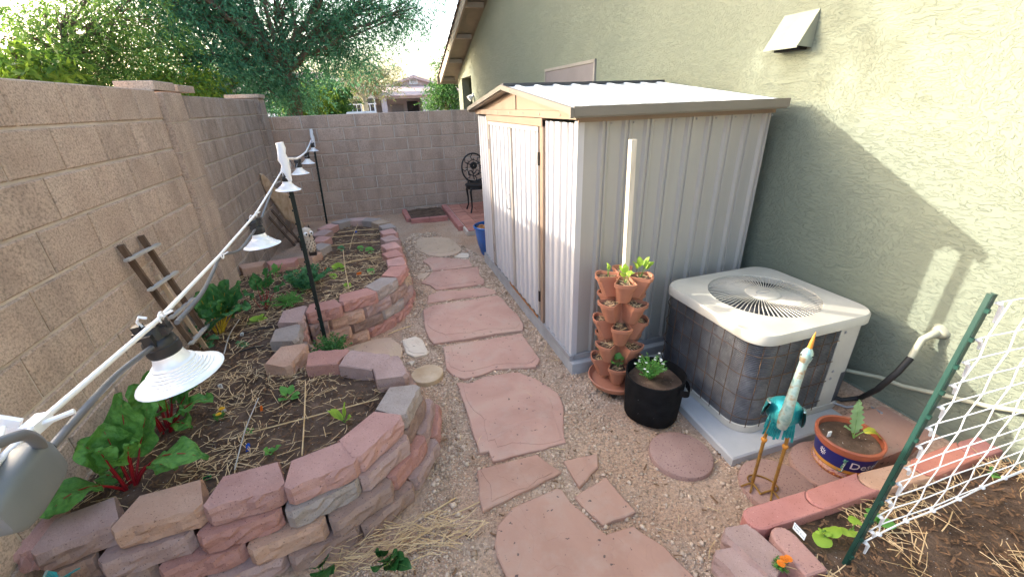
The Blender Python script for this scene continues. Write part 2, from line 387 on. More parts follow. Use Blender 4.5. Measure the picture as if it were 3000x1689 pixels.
M['potgold'] = plain('pot_ochre', (.60,.30,.05), .4)
M['potwhite'] = plain('pot_white', (.75,.72,.70), .5)
M['potgreen'] = plain('pot_green', (.08,.22,.16), .4)
M['potpattern'] = mat('pot_pattern', [(.35, (.45,.12,.07)), (.5, (.62,.42,.36)), (.65, (.30,.10,.22))], 40, .5)
M['paver'] = mat('brick_paver', [(.3, (.36,.15,.11)), (.7, (.48,.23,.17))], 8, .9, .5, 70, .004, rand=.2)
M['edger'] = mat('pink_edger', [(.3, (.39,.16,.135)), (.7, (.48,.215,.185))], 8, .9, .55, 80, .004, rand=.07, speck=[(.30,.36,(.2,.08,.07)), (.7,.76,(.7,.5,.45))], sscale=140)
M['edger_tan'] = mat('tan_edger', [(.3, (.50,.28,.18)), (.7, (.60,.36,.245))], 8, .9, .5, 80, .004, speck=[(.30,.36,(.25,.13,.09))], sscale=140)
M['edger_red'] = mat('orange_edger', [(.3, (.46,.17,.125)), (.7, (.56,.235,.17))], 8, .9, .5, 80, .004, speck=[(.30,.36,(.22,.09,.07))], sscale=140)
M['disc'] = mat('mauve_disc', [(.3, (.31,.185,.155)), (.7, (.39,.25,.21))], 6, .93, .6, 75, .006, rand=.06, speck=[(.32,.38,(.16,.09,.08))], sscale=110)
M['disc_tan'] = mat('tan_disc', [(.3, (.40,.26,.14)), (.7, (.56,.43,.29))], 7, .4, .5, 14, .01, spec=.5)
M['pvc'] = plain('cream_pipe', (.32,.325,.25), .5, 0, .4, .06)
M['fascia'] = plain('fascia_beige', (.25,.23,.195), .7, 0, .3, .08)
M['soffit'] = plain('soffit_olive', (.19,.185,.15), .8, 0, .2, .08)
M['tile'] = mat('roof_tile', [(.3, (.22,.17,.15)), (.7, (.34,.27,.24))], 6, .85, .4, 50, .005, rand=.15)
M['screen'] = mat('sun_screen', [(.3, (.17,.155,.16)), (.7, (.20,.185,.19))], 3, .8, .4, 250, .002)
M['screen_frame'] = plain('screen_frame', (.25,.235,.215), .6)
M['vent'] = plain('vent_green', (.27,.295,.235), .5)
M['dark'] = plain('dark_void', (.01,.01,.01), .9)
M['farpink'] = mat('far_pink_wall', [(.3, (.60,.49,.47)), (.7, (.66,.55,.53))], 1, .9, .1, 20, .004)
M['fartile'] = mat('far_roof_tile', [(.35, (.40,.28,.25)), (.65, (.60,.47,.43))], 2.5, .85, .5, 5, .05)
M['fartrim'] = plain('far_trim', (.50,.42,.37), .8)
M['fargrey'] = plain('far_door', (.36,.31,.30), .8)
M['farwhite'] = plain('far_white', (.75,.75,.74), .7)
M['fardark'] = plain('far_dark', (.05,.045,.045), .6)
M['bark'] = mat('bark', [(.3, (.10,.065,.045)), (.7, (.21,.15,.105))], 6, .95, .8, 25, .03, stretch=(3,3,1))
M['bark_pale'] = mat('pale_bark', [(.3, (.36,.34,.25)), (.7, (.52,.50,.40))], 4, .9, .4, 25, .02)
M['lf_mesq'] = leafmat('mesquite_leaf', (.045,.155,.085), (.15,.37,.19), .5)
M['lf_acacia'] = leafmat('acacia_leaf', (.07,.17,.04), (.24,.38,.08), .5)
M['lf_lit'] = leafmat('sunlit_leaf', (.06,.14,.02), (.22,.34,.04), .45)  # lime tone of sun on foliage, put into the leaf colour
M['lf_pv'] = leafmat('paloverde_leaf', (.10,.14,.05), (.25,.28,.11), .35)
M['lf_dark'] = leafmat('dark_bush_leaf', (.03,.10,.025), (.09,.22,.045), .35)
M['lf_chard'] = leafmat('chard_leaf', (.075,.22,.04), (.16,.38,.08), .3, .42, (.06,.18,.035))
M['lf_chard_d'] = leafmat('dark_chard_leaf', (.045,.16,.045), (.10,.28,.075), .28, .42, (.035,.125,.035))
M['lf_lime'] = leafmat('lime_leaf', (.27,.46,.045), (.42,.60,.09), .4, .5)
M['lf_green'] = leafmat('seedling_leaf', (.10,.30,.06), (.19,.44,.10), .35, .5)
M['lf_blue'] = leafmat('bluegreen_leaf', (.05,.18,.07), (.12,.31,.13), .35, .5)
M['lf_gloss'] = leafmat('glossy_leaf', (.015,.07,.018), (.035,.13,.03), .15, .28)
M['lf_yellow'] = leafmat('yellow_leaf', (.40,.38,.03), (.55,.55,.08), .35, .5)
M['lf_poppy'] = leafmat('poppy_leaf', (.14,.28,.11), (.28,.42,.19), .3, .5)
M['stem_red'] = plain('red_stem', (.28,.012,.018), .4)
M['stem_yel'] = plain('yellow_stem', (.55,.36,.03), .45)
M['stem_grn'] = plain('green_stem', (.14,.28,.06), .5)
M['petal_or'] = plain('orange_petal', (.75,.22,.015), .6)
M['petal_ye'] = plain('yellow_petal', (.85,.48,.02), .6)
M['petal_wh'] = plain('white_petal', (.80,.80,.78), .6)
M['petal_pu'] = plain('purple_petal', (.14,.03,.12), .6)
M['blue_tag'] = plain('blue_tag', (.01,.08,.45), .5)
M['orange_tag'] = plain('orange_tag', (.70,.13,.01), .5)
M['white_tag'] = plain('white_tag', (.80,.80,.80), .6)
M['green_tag'] = plain('green_tag', (.03,.30,.08), .5)
M['ink'] = plain('ink', (.02,.02,.05), .6)
M['gaspipe'] = plain('grey_conduit', (.30,.30,.31), .5)
M['hose'] = plain('black_insulation', (.012,.012,.013), .6)

# ================================================================== SETTING
WX = 2.62            # house wall plane
def sm(a, b, x):
    t = max(0, min(1, (x-a)/(b-a))); return t*t*(3-2*t)
def gh(x, y):
    z = .012*mnoise.noise((x*1.7, y*1.7, 3.1)) + .006*mnoise.noise((x*6, y*6, 9.0))
    f = sm(8.3, 7.8, abs(y-1)) * sm(4.5, 3.5, abs(x))
    return z*f + .13*sm(2.2, 2.62, x)*sm(7, 5, y)*sm(5, 3, x)
def ground():
    fx = list(np.arange(-2, 3.2, .05)); fy = list(np.arange(.2, 8.4, .055))
    xs = [-400, -150, -60, -25, -12, -6, -3.5]+fx+[4, 6, 9, 14, 30, 70, 200, 400]
    ys = [-60, -25, -12, -6, -3, -1.2, -.4]+fy+[9, 10.5, 13, 18, 25, 40, 70, 150, 400, 900]
    V = [(x, y, gh(x, y)) for y in ys for x in xs]; n = len(xs)
    F = [(j*n+i, j*n+i+1, (j+1)*n+i+1, (j+1)*n+i) for j in range(len(ys)-1) for i in range(n-1)]
    mb = MB(); mb.v = V; mb.f = F
    o = link('ground', mb.mesh('ground', 180), M['ground']); tag(o, kind='structure')
    return o
ground()

# ---- masonry block walls
def cmu_block(l, h, d=.12):
    """front face towards -Y, bevelled; origin at lower left front"""
    mb = MB(); c = .006
    o = [(0,0),(l,0),(l,h),(0,h)]; i_ = [(c,c),(l-c,c),(l-c,h-c),(c,h-c)]
    vs = [(x, 0, z) for x, z in i_]+[(x, c, z) for x, z in o]+[(x, d, z) for x, z in o]
    fs = [(0,1,2,3)]+[(j, 4+j, 4+(j+1)%4, (j+1)%4) for j in range(4)]+[(4+j, 8+j, 8+(j+1)%4, 4+(j+1)%4) for j in range(4)]+[(11,10,9,8)]
    fs = [tuple(reversed(f)) if k > 0 and k < 9 else f for k, f in enumerate(fs)]
    mb.add(vs, fs); return mb
_bm = {}
def block_row_wall(root, org, ang, length, ztop, ncourse, bl, ch, phases, mats, cap=None):
    """courses of separate blocks; ang turns local +X (along the wall); face looks to local -Y"""
    j = .014
    for r in range(ncourse):
        z = ztop-(r+1)*ch+j/2
        x = -((length-phases[r % 2]) % bl); x = phases[r % 2]-bl*math.ceil(phases[r % 2]/bl)
        while x < length-.02:
            a = max(0, x); b = min(length, x+bl); w = b-a-j
            if w > .03:
                k = (round(w, 2), round(ch, 3))
                if k not in _bm: _bm[k] = cmu_block(k[0] if abs(k[0]-w) < .006 else w, ch-j).mesh('block')
                me = _bm[k]; mt = random.choice(mats)
                o = bpy.data.objects.new('block', me if me.materials and me.materials[0] == mt else me.copy()); 
                if not o.data.materials: o.data.materials.append(mt)
                elif o.data.materials[0] != mt: o.data.materials[0] = mt
                if not me.materials: me.materials.append(mt)
                col.objects.link(o); o.parent = root
                p = random.uniform(-.0015, .0015)
                o.location = (math.cos(ang)*(a+j/2)-math.sin(ang)*p, math.sin(ang)*(a+j/2)+math.cos(ang)*p, z); o.rotation_euler = (0, 0, ang)
            x += bl
# near left wall: local x runs along -Y?  face must look to +X, so ang = 90 deg gives face to +X
def wall_thing(label, org, ang, length, ztop, nc, bl, ch, ph, mats, mortar_d=.10):
    t = thing('block_wall', label, 'wall', (org[0], org[1], 0), 0, 'block walls round the yard')
    block_row_wall(t, org, ang, length, ztop, nc, bl, ch, ph, mats)
    mb = MB(); Mx = Matrix.Rotation(ang, 4, 'Z')
    mb.box((length/2, .010+mortar_d/2, (ztop-.006-.1)/2), (length-.004, mortar_d, ztop-.006+.1), Mx)
    link('mortar', mb.mesh('mortar'), M['mortar'], t)
    return t
NW = -1.45
# the wall's face is at x = NW looking to +X: rotate by +90 deg about Z -> local -Y becomes +X
wall_thing('tan block wall close to the camera with the wooden trellis leaning on it', (NW, -.6), pi/2, 4.6, 1.96, 10, .383, .2055, ((3.66+.6) % .383, (3.85+.6) % .383), [M['cmu']])
wall_thing('water-stained far stretch of the side block wall behind the leaning driftwood slab', (-1.5, 4.42), pi/2, 2.85, 1.94, 10, .40, .2, (.30, .10), [M['cmu2']])
wall_thing('brown block wall closing the yard behind the iron chair', (-1.9, 7.86), 0, 4.52, 1.704, 9, .406, .203, ((-.417+1.9) % .406+.203, (-.417+1.9) % .406), [M['cmu3']])
def pilaster(label, y0, y1, x1, z, nc, lab_mat):
    t = thing('wall_pilaster', label, 'pillar', (x1-.2, (y0+y1)/2, 0))
    ch = z/nc
    for r in range(nc):
        mb = MB(); mb.prism([(x1-.4, y0), (x1, y0), (x1, y1), (x1-.4, y1)], r*ch+.004, (r+1)*ch-.004, .006)
        part('block', mb, lab_mat, t)
    part('mortar', MB().box((x1-.2, (y0+y1)/2, z/2), (.385, y1-y0-.014, z-.014)), M['mortar'], t)
    return t
pilaster('tan block pillar where the near wall meets the stained far stretch', 4.035, 4.405, -1.42, 1.945, 9, M['cmu'])
pilaster('block pillar in the far left corner of the yard', 7.3, 7.68, -1.44, 1.96, 9, M['cmu2'])
# loose cap blocks on the neighbour's side of the wall
for k, (pa, lab) in enumerate((((425, 250), 'left of the two cap blocks lying on top of the side wall by the pillar'), ((495, 258), 'right of the two cap blocks lying on top of the side wall by the pillar'))):
    c = pxx(pa, -1.62)
    mb = MB(); mb.prism([(-1.74, c.y-.20), (-1.49, c.y-.20), (-1.49, c.y+.19), (-1.74, c.y+.19)], 1.962, 2.025-.008*k, .006)
    solo('cap_block', mb, M['cmu'], lab, 'block', 'cap blocks on the wall')
mb = MB().prism([(-1.85, 7.28), (-1.42, 7.28), (-1.42, 7.70), (-1.85, 7.70)], 1.962, 2.01, .006)
solo('cap_slab', mb, M['cmu'], 'thin cap slab on the far corner pillar', 'block', 'cap blocks on the wall')

# ---- the house on the right
hs_ = thing('house', 'green stucco house with a beige eave on the right of the yard', 'house', (WX, 4, 0))
YE, SL, PK = 13.15, .32, 3.6        # far corner, roof slope, peak y
zt = lambda y: 2.50+SL*(YE-y) if y > PK else 2.50+SL*(YE-2*PK+y)
o0, o1, oz = 11.45, 12.62, 2.43      # opening near the far corner
mb = MB()
def wpoly(pts):     # wall piece with thickness
    n = len(pts); vs = [(WX, y, z) for y, z in pts]+[(WX+.2, y, z) for y, z in pts]
    mb.add(vs, [tuple(range(n-1, -1, -1)), tuple(range(n, 2*n))]+[(i, (i+1)%n, n+(i+1)%n, n+i) for i in range(n)])
wpoly([(-6, -.3), (o0, -.3), (o0, zt(o0)), (PK, zt(PK)), (-6, zt(-6))])
wpoly([(o0+.0005, oz), (o1, oz), (o1, zt(o1)), (o0+.0005, zt(o0))])
wpoly([(o1+.0005, -.3), (YE, -.3), (YE, zt(YE)), (o1+.0005, zt(o1))])
wallo = part('wall', mb, M['stucco'], hs_)
part('porch_wall', MB().box((WX+.95, 11.9, 1.3), (.1, 3.2, 2.9)).box((WX+3.3, YE-.1, 1.2), (6.2, .2, 2.5)), M['stucco'], hs_)
part('stucco_screed', MB().box((WX-.012, 1.5, .115), (.02, 9, .035)), M['stucco'], hs_)
OV = .42
rk = lambda y, dz: zt(y)+.12+dz
mb = MB()
ya, yb = PK, YE+.62
mb.add([(WX-OV, ya, rk(ya, .16)), (WX-OV, yb, rk(yb, .16)), (WX-OV, yb, rk(yb, -.07)), (WX-OV, ya, rk(ya, -.07)),
        (WX-OV+.045, ya, rk(ya, .16)), (WX-OV+.045, yb, rk(yb, .16)), (WX-OV+.045, yb, rk(yb, -.07)), (WX-OV+.045, ya, rk(ya, -.07))],
       [(0,1,2,3),(7,6,5,4),(0,4,5,1),(1,5,6,2),(2,6,7,3),(3,7,4,0)])
mb.add([(WX-OV, -6.3, rk(-6.3, .16)), (WX-OV, ya, rk(ya, .16)), (WX-OV, ya, rk(ya, -.07)), (WX-OV, -6.3, rk(-6.3, -.07))], [(0,1,2,3)])
mb.box((WX+2.5, yb+.02, rk(yb, .04)), (6, .04, .22))
part('fascia', mb, M['fascia'], hs_)
mb = MB()
sx = [WX-OV+.05, WX+6]
for y_a, y_b in ((-6.3, PK), (PK, yb)):
    mb.add([(sx[0], y_a, rk(y_a, .02)), (sx[1], y_a, rk(y_a, .02)), (sx[1], y_b, rk(y_b, .02)), (sx[0], y_b, rk(y_b, .02)),
            (sx[0], y_a, rk(y_a, .10)), (sx[1], y_a, rk(y_a, .10)), (sx[1], y_b, rk(y_b, .10)), (sx[0], y_b, rk(y_b, .10))],
           [(0,3,2,1),(4,5,6,7),(0,1,5,4),(2,3,7,6),(1,2,6,5),(3,0,4,7)])
part('roof_deck', mb, M['soffit'], hs_)
for y in (13.55, 12.4, 11.15, 9.9, 8.7, 7.5):
    part('lookout_beam', MB().box((WX-OV/2+.02, y, rk(y, -.03)), (OV-.05, .10, .09)), M['fascia'], hs_)
rt_ = part('tile_bed', MB().add([(WX-OV-.02, ya, rk(ya, .17)), (WX+5, ya, rk(ya, .17)), (WX+5, yb+.05, rk(yb+.05, .17)), (WX-OV-.02, yb+.05, rk(yb+.05, .17))], [(0,1,2,3)]) or MB(), M['tile'], hs_) if False else None
me_t = MB(); 
prof = [(.075*math.cos(a), .06*math.sin(a)) for a in np.linspace(0, pi, 7)]
A = [(p[0], 0, p[1]) for p in prof]; B = [(p[0]*.86, .40, p[1]*.86-.01) for p in prof]
me_t.strip(A, B); me_t.add(A, [tuple(range(len(A)))])
tile_me = me_t.mesh('roof_tile', 40)
yy = yb+.03
while yy > 6.5:
    for kx in range(3 if yy > 12.8 else 1):
        o = link('roof_tile', tile_me, M['tile'], hs_)
        o.location = Vector((WX-OV+.03+kx*.19, yy, rk(yy, .165)+.01))-wloc(hs_)
        o.rotation_euler = (math.atan(SL), 0, pi)
    yy -= .34
# window with sun screen
w0, w1, wz0, wz1 = 4.93, 6.45, 1.25, 2.20
win = part('window', MB().box((WX-.008, (w0+w1)/2, (wz0+wz1)/2), (.014, w1-w0-.04, wz1-wz0-.04)), M['screen'], hs_, label='grey sun screen over a window above the shed')
mb = MB()
for a, b in (((w0, wz1), (w1, wz1)), ((w0, wz0), (w1, wz0))): mb.box((WX-.012, (w0+w1)/2, a[1]), (.024, w1-w0+.03, .035))
for y in (w0, w1): mb.box((WX-.0115, y, (wz0+wz1)/2), (.023, .035, wz1-wz0-.036))
part('frame', mb, M['screen_frame'], win)
# wall lamp by the opening
c = Vector((WX, 11.3, 1.98))
lp = part('wall_lamp', MB().lathe([(.0,0),(.05,0),(.05,.03),(.02,.03),(0,.03)], 12, (0,0,0), Matrix.Translation(c)@Matrix.Rotation(-pi/2, 4, 'Y')), M['farwhite'], hs_, 40)
part('lamp_head', MB().lathe([(0,0),(.05,.02),(.075,.12),(0,.12)], 12, (0,0,0), Matrix.Translation(c+Vector((-.03,0,-.01)))@Matrix.Rotation(-2.2, 4, 'Y')), M['farwhite'], lp, 40)
# dryer vent hood
va = pxx((2395, 65), WX-.0); vb = pxx((2290, 133), WX)
yv0, yv1, zv1, zv0 = 2.20, 2.44, 2.235, 2.045
mb = MB(); d = .12
vs = [(WX-.002, yv0, zv1), (WX-.002, yv1, zv1), (WX-d, yv0, zv0), (WX-d, yv1, zv0), (WX-.002, yv0, zv0-.01), (WX-.002, yv1, zv0-.01)]
mb.add(vs, [(0,2,3,1), (0,4,2), (1,3,5)])
mb.box((WX-d, (yv0+yv1)/2, zv0-.004), (.006, yv1-yv0, .012))
vt = part('vent_hood', mb, M['vent'], hs_)
part('vent_opening', MB().box((WX-.035, (yv0+yv1)/2, zv0-.004), (.06, yv1-yv0-.06, .03)), M['dark'], vt)

# ---- neighbours and the far street
def far_house(label, peakpx, Y):
    c = py(peakpx, Y); t = thing('far_house', label, 'house', (c.x, Y, 0))
    hw, ze, zp = 2.9, 3.35, c.z
    mb = MB(); mb.add([(c.x-hw, Y, -.2), (c.x+hw, Y, -.2), (c.x+hw, Y, ze), (c.x, Y, zp-.2), (c.x-hw, Y, ze)]+[(c.x-hw, Y+8, -.2), (c.x+hw, Y+8, -.2), (c.x+hw, Y+8, ze), (c.x, Y+8, zp-.2), (c.x-hw, Y+8, ze)],
        [(0,1,2,3,4),(0,4,9,5),(1,6,7,2)])
    mb.box((c.x-1.4, Y-1.9, 2.62), (8.6, 3.7, .5)); mb.box((c.x+2.4, Y-2.2, 1.2), (3.9, 3.0, 2.8))
    for x in (-5.4, -2.9, .35): mb.box((c.x+x, Y-3.6, 1.15), (.42, .4, 2.45))
    mb.box((c.x-1.5, Y-.35, 1.2), (8, .6, 2.5))
    part('wall', mb, M['farpink'], t)
    mb = MB()
    for s in (-1, 1):
        mb.add([(c.x, Y-.5, zp), (c.x+s*(hw+.6), Y-.5, ze-.16), (c.x+s*(hw+.6), Y+8.4, ze-.16), (c.x, Y+8.4, zp)], [(0,1,2,3)])
        mb.bar((c.x, Y-.5, zp-.10), (c.x+s*(hw+.6), Y-.5, ze-.26), .12, .2)
    rf = part('roof', mb, M['fartile'], t)
    mb = MB()   # low tiled roof in front, in courses
    for k in range(9):
        a = k/9; b = (k+1.15)/9; y0, y1 = Y-.02-a*4.1, Y-.02-b*4.1; z0, z1 = 3.42-a*.85+.05*1, 3.42-b*.85
        mb.add([(c.x-6.3, y0, z0), (c.x+4.8, y0, z0), (c.x+4.8, y1, z1+.05), (c.x-6.3, y1, z1+.05), (c.x-6.3, y1, z1-.02), (c.x+4.8, y1, z1-.02)], [(0,1,2,3),(3,2,5,4)])
    part('roof_tiles', mb, M['fartile'], t)
    g = part('attic_vent', MB().prism([(-.38+c.x, 3.55), (.38+c.x, 3.55), (.38+c.x, 4.1), (.2+c.x, 4.35), (-.2+c.x, 4.35), (-.38+c.x, 4.1)], 0, .1) , M['farwhite'], t)
    g.data.transform(Matrix.Translation((0,0,0))); 
    for v in g.data.vertices:
        x, y, z = v.co; v.co = (x, -.02-z, y+Y)   # stand it up on the gable
    for k in range(5): part('louvre', MB().box((c.x, Y-.14, 3.68+k*.12), (.5, .05, .045)), M['fargrey'], t)
    part('garage_door', MB().box((c.x+2.75, Y-3.72, 1.05), (2.2, .06, 2.0)), M['fargrey'], t)
    part('front_door', MB().box((c.x-.35, Y-.68, 1.1), (1.0, .06, 2.1)), M['fardark'], t)
    for x in (-3.6, -1.7): 
        w = part('window', MB().box((c.x+x, Y-.68, 1.35), (1.0, .05, 1.1)), M['fargrey'], t); part('frame', MB().box((c.x+x, Y-.67, 1.35), (1.16, .04, 1.26)), M['fartrim'], w)
    part('porch_lamp', MB().lathe([(.0,-.25),(.1,-.2),(.14,.1),(.02,.25)], 8, (c.x+1.05, Y-3.85, 1.75)), M['fardark'], t)
    part('house_number', MB().box((c.x+1.05, Y-3.72, 1.15), (.45, .03, .12)), M['fargrey'], t)
far_house('pink stucco house with a gable and tiled porch roof beyond the back wall', (1209, 222), 42)
def side_house(label, x0, x1, Y, depth, ze, zp, wm, rm, name='far_house'):
    t = thing(name, label, 'house', ((x0+x1)/2, Y, 0)); xm = (x0+x1)/2
    part('wall', MB().box((xm, Y+depth/2, ze/2-.1), (x1-x0, depth, ze+.2)), wm, t)
    mb = MB(); e = .5
    mb.add([(x0-e, Y-e, ze), (x1+e, Y-e, ze), (x1+e, Y+depth+e, ze), (x0-e, Y+depth+e, ze), (x0+(x1-x0)*.3, Y+depth*.5, zp), (x1-(x1-x0)*.3, Y+depth*.5, zp)],
           [(0,1,5,4),(1,2,5),(2,3,4,5),(3,0,4),(3,2,1,0)])
    r = part('roof', mb, rm, t)
    mb = MB().box((xm, Y-e, ze-.06), (x1-x0+2*e, .05, .2)).box((x1+e, Y+depth/2, ze-.06), (.05, depth+2*e, .2)).box((x0-e, Y+depth/2, ze-.06), (.05, depth+2*e, .2))
    part('fascia', mb, M['fartrim'], t)
    return t
a = py((985, 300), 34)
wh = side_house('white walled house with a dark carport partly hidden by the green bush', a.x-8.5, a.x+2.6, 34, 7, 2.9, 4.3, M['farwhite'], M['fartile'])
part('carport_opening', MB().box((a.x+1.2, 33.96, 1.9), (2.6, .05, .9)), M['fardark'], wh)
for k in range(9): part('railing_bar', MB().box((a.x+.1+k*.3, 33.88, 1.65), (.05, .05, .7)), M['farwhite'], wh)
part('railing_rail', MB().box((a.x+1.3, 33.88, 2.0), (2.7, .06, .07)), M['farwhite'], wh)
side_house('brown tile-roofed neighbour house behind the trees at the far left', -19, -9.2, 11.5, 9, 2.75, 4.3, M['farpink'], M['fartile'])
# low white roof behind the back wall, set on an added hidden body
c0, c1 = py((1016, 331), 9.2), py((1100, 331), 9.2)
mb = MB(); mb.prism([(c0.x, 9.0), (c1.x, 9.0), (c1.x, 9.8), (c0.x, 9.8)], 1.58, c0.z+.012, .012)
bn = thing('low_white_roof', 'low white roof showing just above the back wall', 'box', ((c0.x+c1.x)/2, 9.4, 0))
part('lid', mb, M['farwhite'], bn); part('body', MB().box(((c0.x+c1.x)/2, 9.4, .79), (c1.x-c0.x-.06, .7, 1.58)), M['gaspipe'], bn)

# ================================================================== SHED
SX0, SX1, SY0, SY1, SZ0, SZ1 = 1.13, 2.515, 2.30, 4.72, .09, 1.69
RY, RZ = 3.5, 1.895
solo('shed_slab', MB().prism([(SX0-.02, SY0-.06), (WX-.005, SY0-.06), (WX-.005, SY1+.03), (SX0-.02, SY1+.03)], -.1, SZ0, .008), M['concrete'], 'grey concrete slab under the metal shed', 'slab')
shed = thing('shed', 'beige ribbed metal shed with two white doors and a white roof', 'shed', ((SX0+SX1)/2, RY, SZ0))
def ribbed(p0, p1, z0, z1, nout, ribs, rw=.03, rd=.014, flat=0):
    """vertical sheet from p0 to p1 (xy) with ribs at distances; nout = outward normal"""
    p0, p1 = Vector(p0), Vector(p1); L_ = (p1-p0).length; d = (p1-p0)/L_; n = Vector(nout)
    pr = [(0, 0)]
    for r in ribs: pr += [(r-rw*.75, 0), (r-rw*.45, rd), (r-rw*.2, rd), (r-rw*.12, rd*.45), (r+rw*.12, rd*.45), (r+rw*.2, rd), (r+rw*.45, rd), (r+rw*.75, 0)]
    pr.append((L_, 0))
    A = [(p0.x+d.x*s+n.x*o, p0.y+d.y*s+n.y*o, z0) for s, o in pr]; B = [(a[0], a[1], z1) for a in A]
    return MB().strip(A, B)
n_r = 9; sp = (SX1-SX0)/9.35
part('side_panel', ribbed((SX0+.035, SY0), (SX1, SY0), SZ0+.045, SZ1, (0,-1), [.13+sp*k for k in range(9)], .046, .017), M['shed'], shed)
part('back_panel', MB().box((SX1-.004, (SY0+SY1)/2, (SZ0+SZ1)/2), (.008, SY1-SY0-.02, SZ1-SZ0)), M['shed'], shed)
part('far_side_panel', MB().box(((SX0+SX1)/2, SY1, (SZ0+SZ1)/2), (SX1-SX0-.02, .008, SZ1-SZ0)), M['shed'], shed)
D0, D1 = 2.86, 4.22
part('front_panel', ribbed((SX0, D0-.06), (SX0, SY0+.035), SZ0+.045, SZ1-.02, (-1,0), [.06, .15, .26, .36, .44]), M['shed_white'], shed, label='right front panel beside the doors')
part('front_panel', ribbed((SX0, SY1), (SX0, D1+.06), SZ0+.045, SZ1-.02, (-1,0), [.08, .18, .28, .38]), M['shed_white'], shed, label='left front panel beside the doors')
part('corner_post', MB().box((SX0+.016, SY0+.016, (SZ0+SZ1)/2), (.042, .042, SZ1-SZ0-.02)), M['shed_white'], shed)
for y, w in ((D0-.03, .06), (D1+.03, .06)):
    part('door_jamb', MB().box((SX0-.008, y, (SZ0+SZ1)/2), (.022, w, SZ1-SZ0-.03)), M['shed_trim'], shed)
part('door_header', MB().box((SX0-.012, (D0+D1)/2, SZ1-.03), (.03, D1-D0+.12, .05)), M['shed_trim'], shed)
part('wall_plate', MB().box((SX0-.009, RY, SZ1+.022), (.034, SY1-SY0+.02, .045)), M['shed_trim'], shed)
gb = part('gable_panel', MB().prism([(SY0+.02, SZ1+.04), (SY1-.02, SZ1+.04), (RY, RZ-.015)], 0, .01), M['shed_trim'], shed)
wl = wloc(shed)
gb.data.vertices.foreach_set('co', [k for p in [(SY0+.02, SZ1+.046), (SY1-.02, SZ1+.046), (RY, RZ-.015)] for k in (SX0-.004-wl.x, p[0]-wl.y, p[1]-wl.z)]+[k for p in [(SY0+.02, SZ1+.046), (SY1-.02, SZ1+.046), (RY, RZ-.015)] for k in (SX0+.01-wl.x, p[0]-wl.y, p[1]-wl.z)])
part('gable_seam', MB().box((SX0-.008, RY-.10, (SZ1+RZ)/2), (.008, .006, RZ-SZ1-.06)), M['shed_edge'], gb)
mid = (D0+D1)/2-.02
for ya_, yb_, lab in ((D0+.005, mid-.004, 'right shed door'), (mid+.004, D1-.005, 'left shed door')):
    L_ = yb_-ya_
    dr = part('door', ribbed((SX0-.012, yb_), (SX0-.012, ya_), SZ0+.06, SZ1-.065, (-1,0), [L_*f for f in (.16, .34, .52, .70, .87)], .026, .012), M['shed_white'], shed, label=lab)
    mb = MB().box((SX0-.016, (ya_+yb_)/2, SZ1-.075), (.026, L_, .03)).box((SX0-.016, ya_+.008, (SZ0+SZ1)/2), (.026, .016, SZ1-SZ0-.17)).box((SX0-.016, yb_-.008, (SZ0+SZ1)/2), (.026, .016, SZ1-SZ0-.17))
    part('door_frame', mb, M['shed_edge'] if False else M['shed_trim2'], dr)
    hy = D0+.005 if ya_ < 3.3 else D1-.005
    for z in (.35, 1.42): part('hinge', MB().box((SX0-.024, hy, z), (.012, .02, .09)), M['iron'], dr)
    if ya_ > 3.3:
        hb = Vector((SX0-.028, ya_+.035, .98))
        part('handle', MB().tube([hb+Vector((0,0,-.07)), hb+Vector((-.03,0,-.055)), hb+Vector((-.035,0,0)), hb+Vector((-.03,0,.055)), hb+Vector((0,0,.07))], .006, 6), M['gaspipe'], dr, 60)
part('base_rail', MB().box((SX0-.008, RY, SZ0+.022), (.03, SY1-SY0+.02, .04)), M['gaspipe'], shed)
part('base_rail', MB().box(((SX0+SX1)/2+.01, SY0-.006, SZ0+.022), (SX1-SX0-.01, .026, .038)), M['gaspipe'], shed)
mb = MB()
for k in range(26):
    y = D0+.06+k*.03; mb.box((SX0-.0235, y, SZ0+.046+random.uniform(0, .006)), (.004, .031, .012+.012*random.random()))
part('rust_streak', mb, M['rust'], shed)
# roof
RX0, RX1, EY0, EY1, EZ = 1.045, 2.52, 2.195, 4.80, 1.715
def roofside(ye, name):
    mb = MB(); pr = [(RX0, 0)]
    for k in range(9):
        x = RX0+.12+k*.162; pr += [(x-.03, 0), (x-.02, .011), (x+.005, .011), (x+.018, 0)]
    pr.append((RX1, 0))
    A = [(x, ye, EZ+.03+o) for x, o in pr]; B = [(x, RY, RZ+.012+o) for x, o in pr]
    A2 = [(x, ye, EZ+.022) for x, o in pr]; B2 = [(x, RY, RZ+.004) for x, o in pr]
    mb.strip(A, B); mb.strip(A2, B2); part(name, mb, M['shed_roof'], shed)
roofside(EY0, 'roof_panel'); roofside(EY1, 'roof_panel')
part('ridge_cap', MB().box(((RX0+RX1)/2, RY, RZ+.022), (RX1-RX0, .07, .02)), M['ridge'], shed)
part('eave_trim', MB().box(((RX0+RX1)/2, EY0-.008, EZ+.020), (RX1-RX0, .014, .05)).box(((RX0+RX1)/2, EY0+.02, EZ-.008), (RX1-RX0-.01, .05, .012)), M['shed_edge'], shed)
part('eave_trim', MB().box(((RX0+RX1)/2, EY1+.006, EZ+.012), (RX1-RX0, .014, .05)), M['shed_edge'], shed)
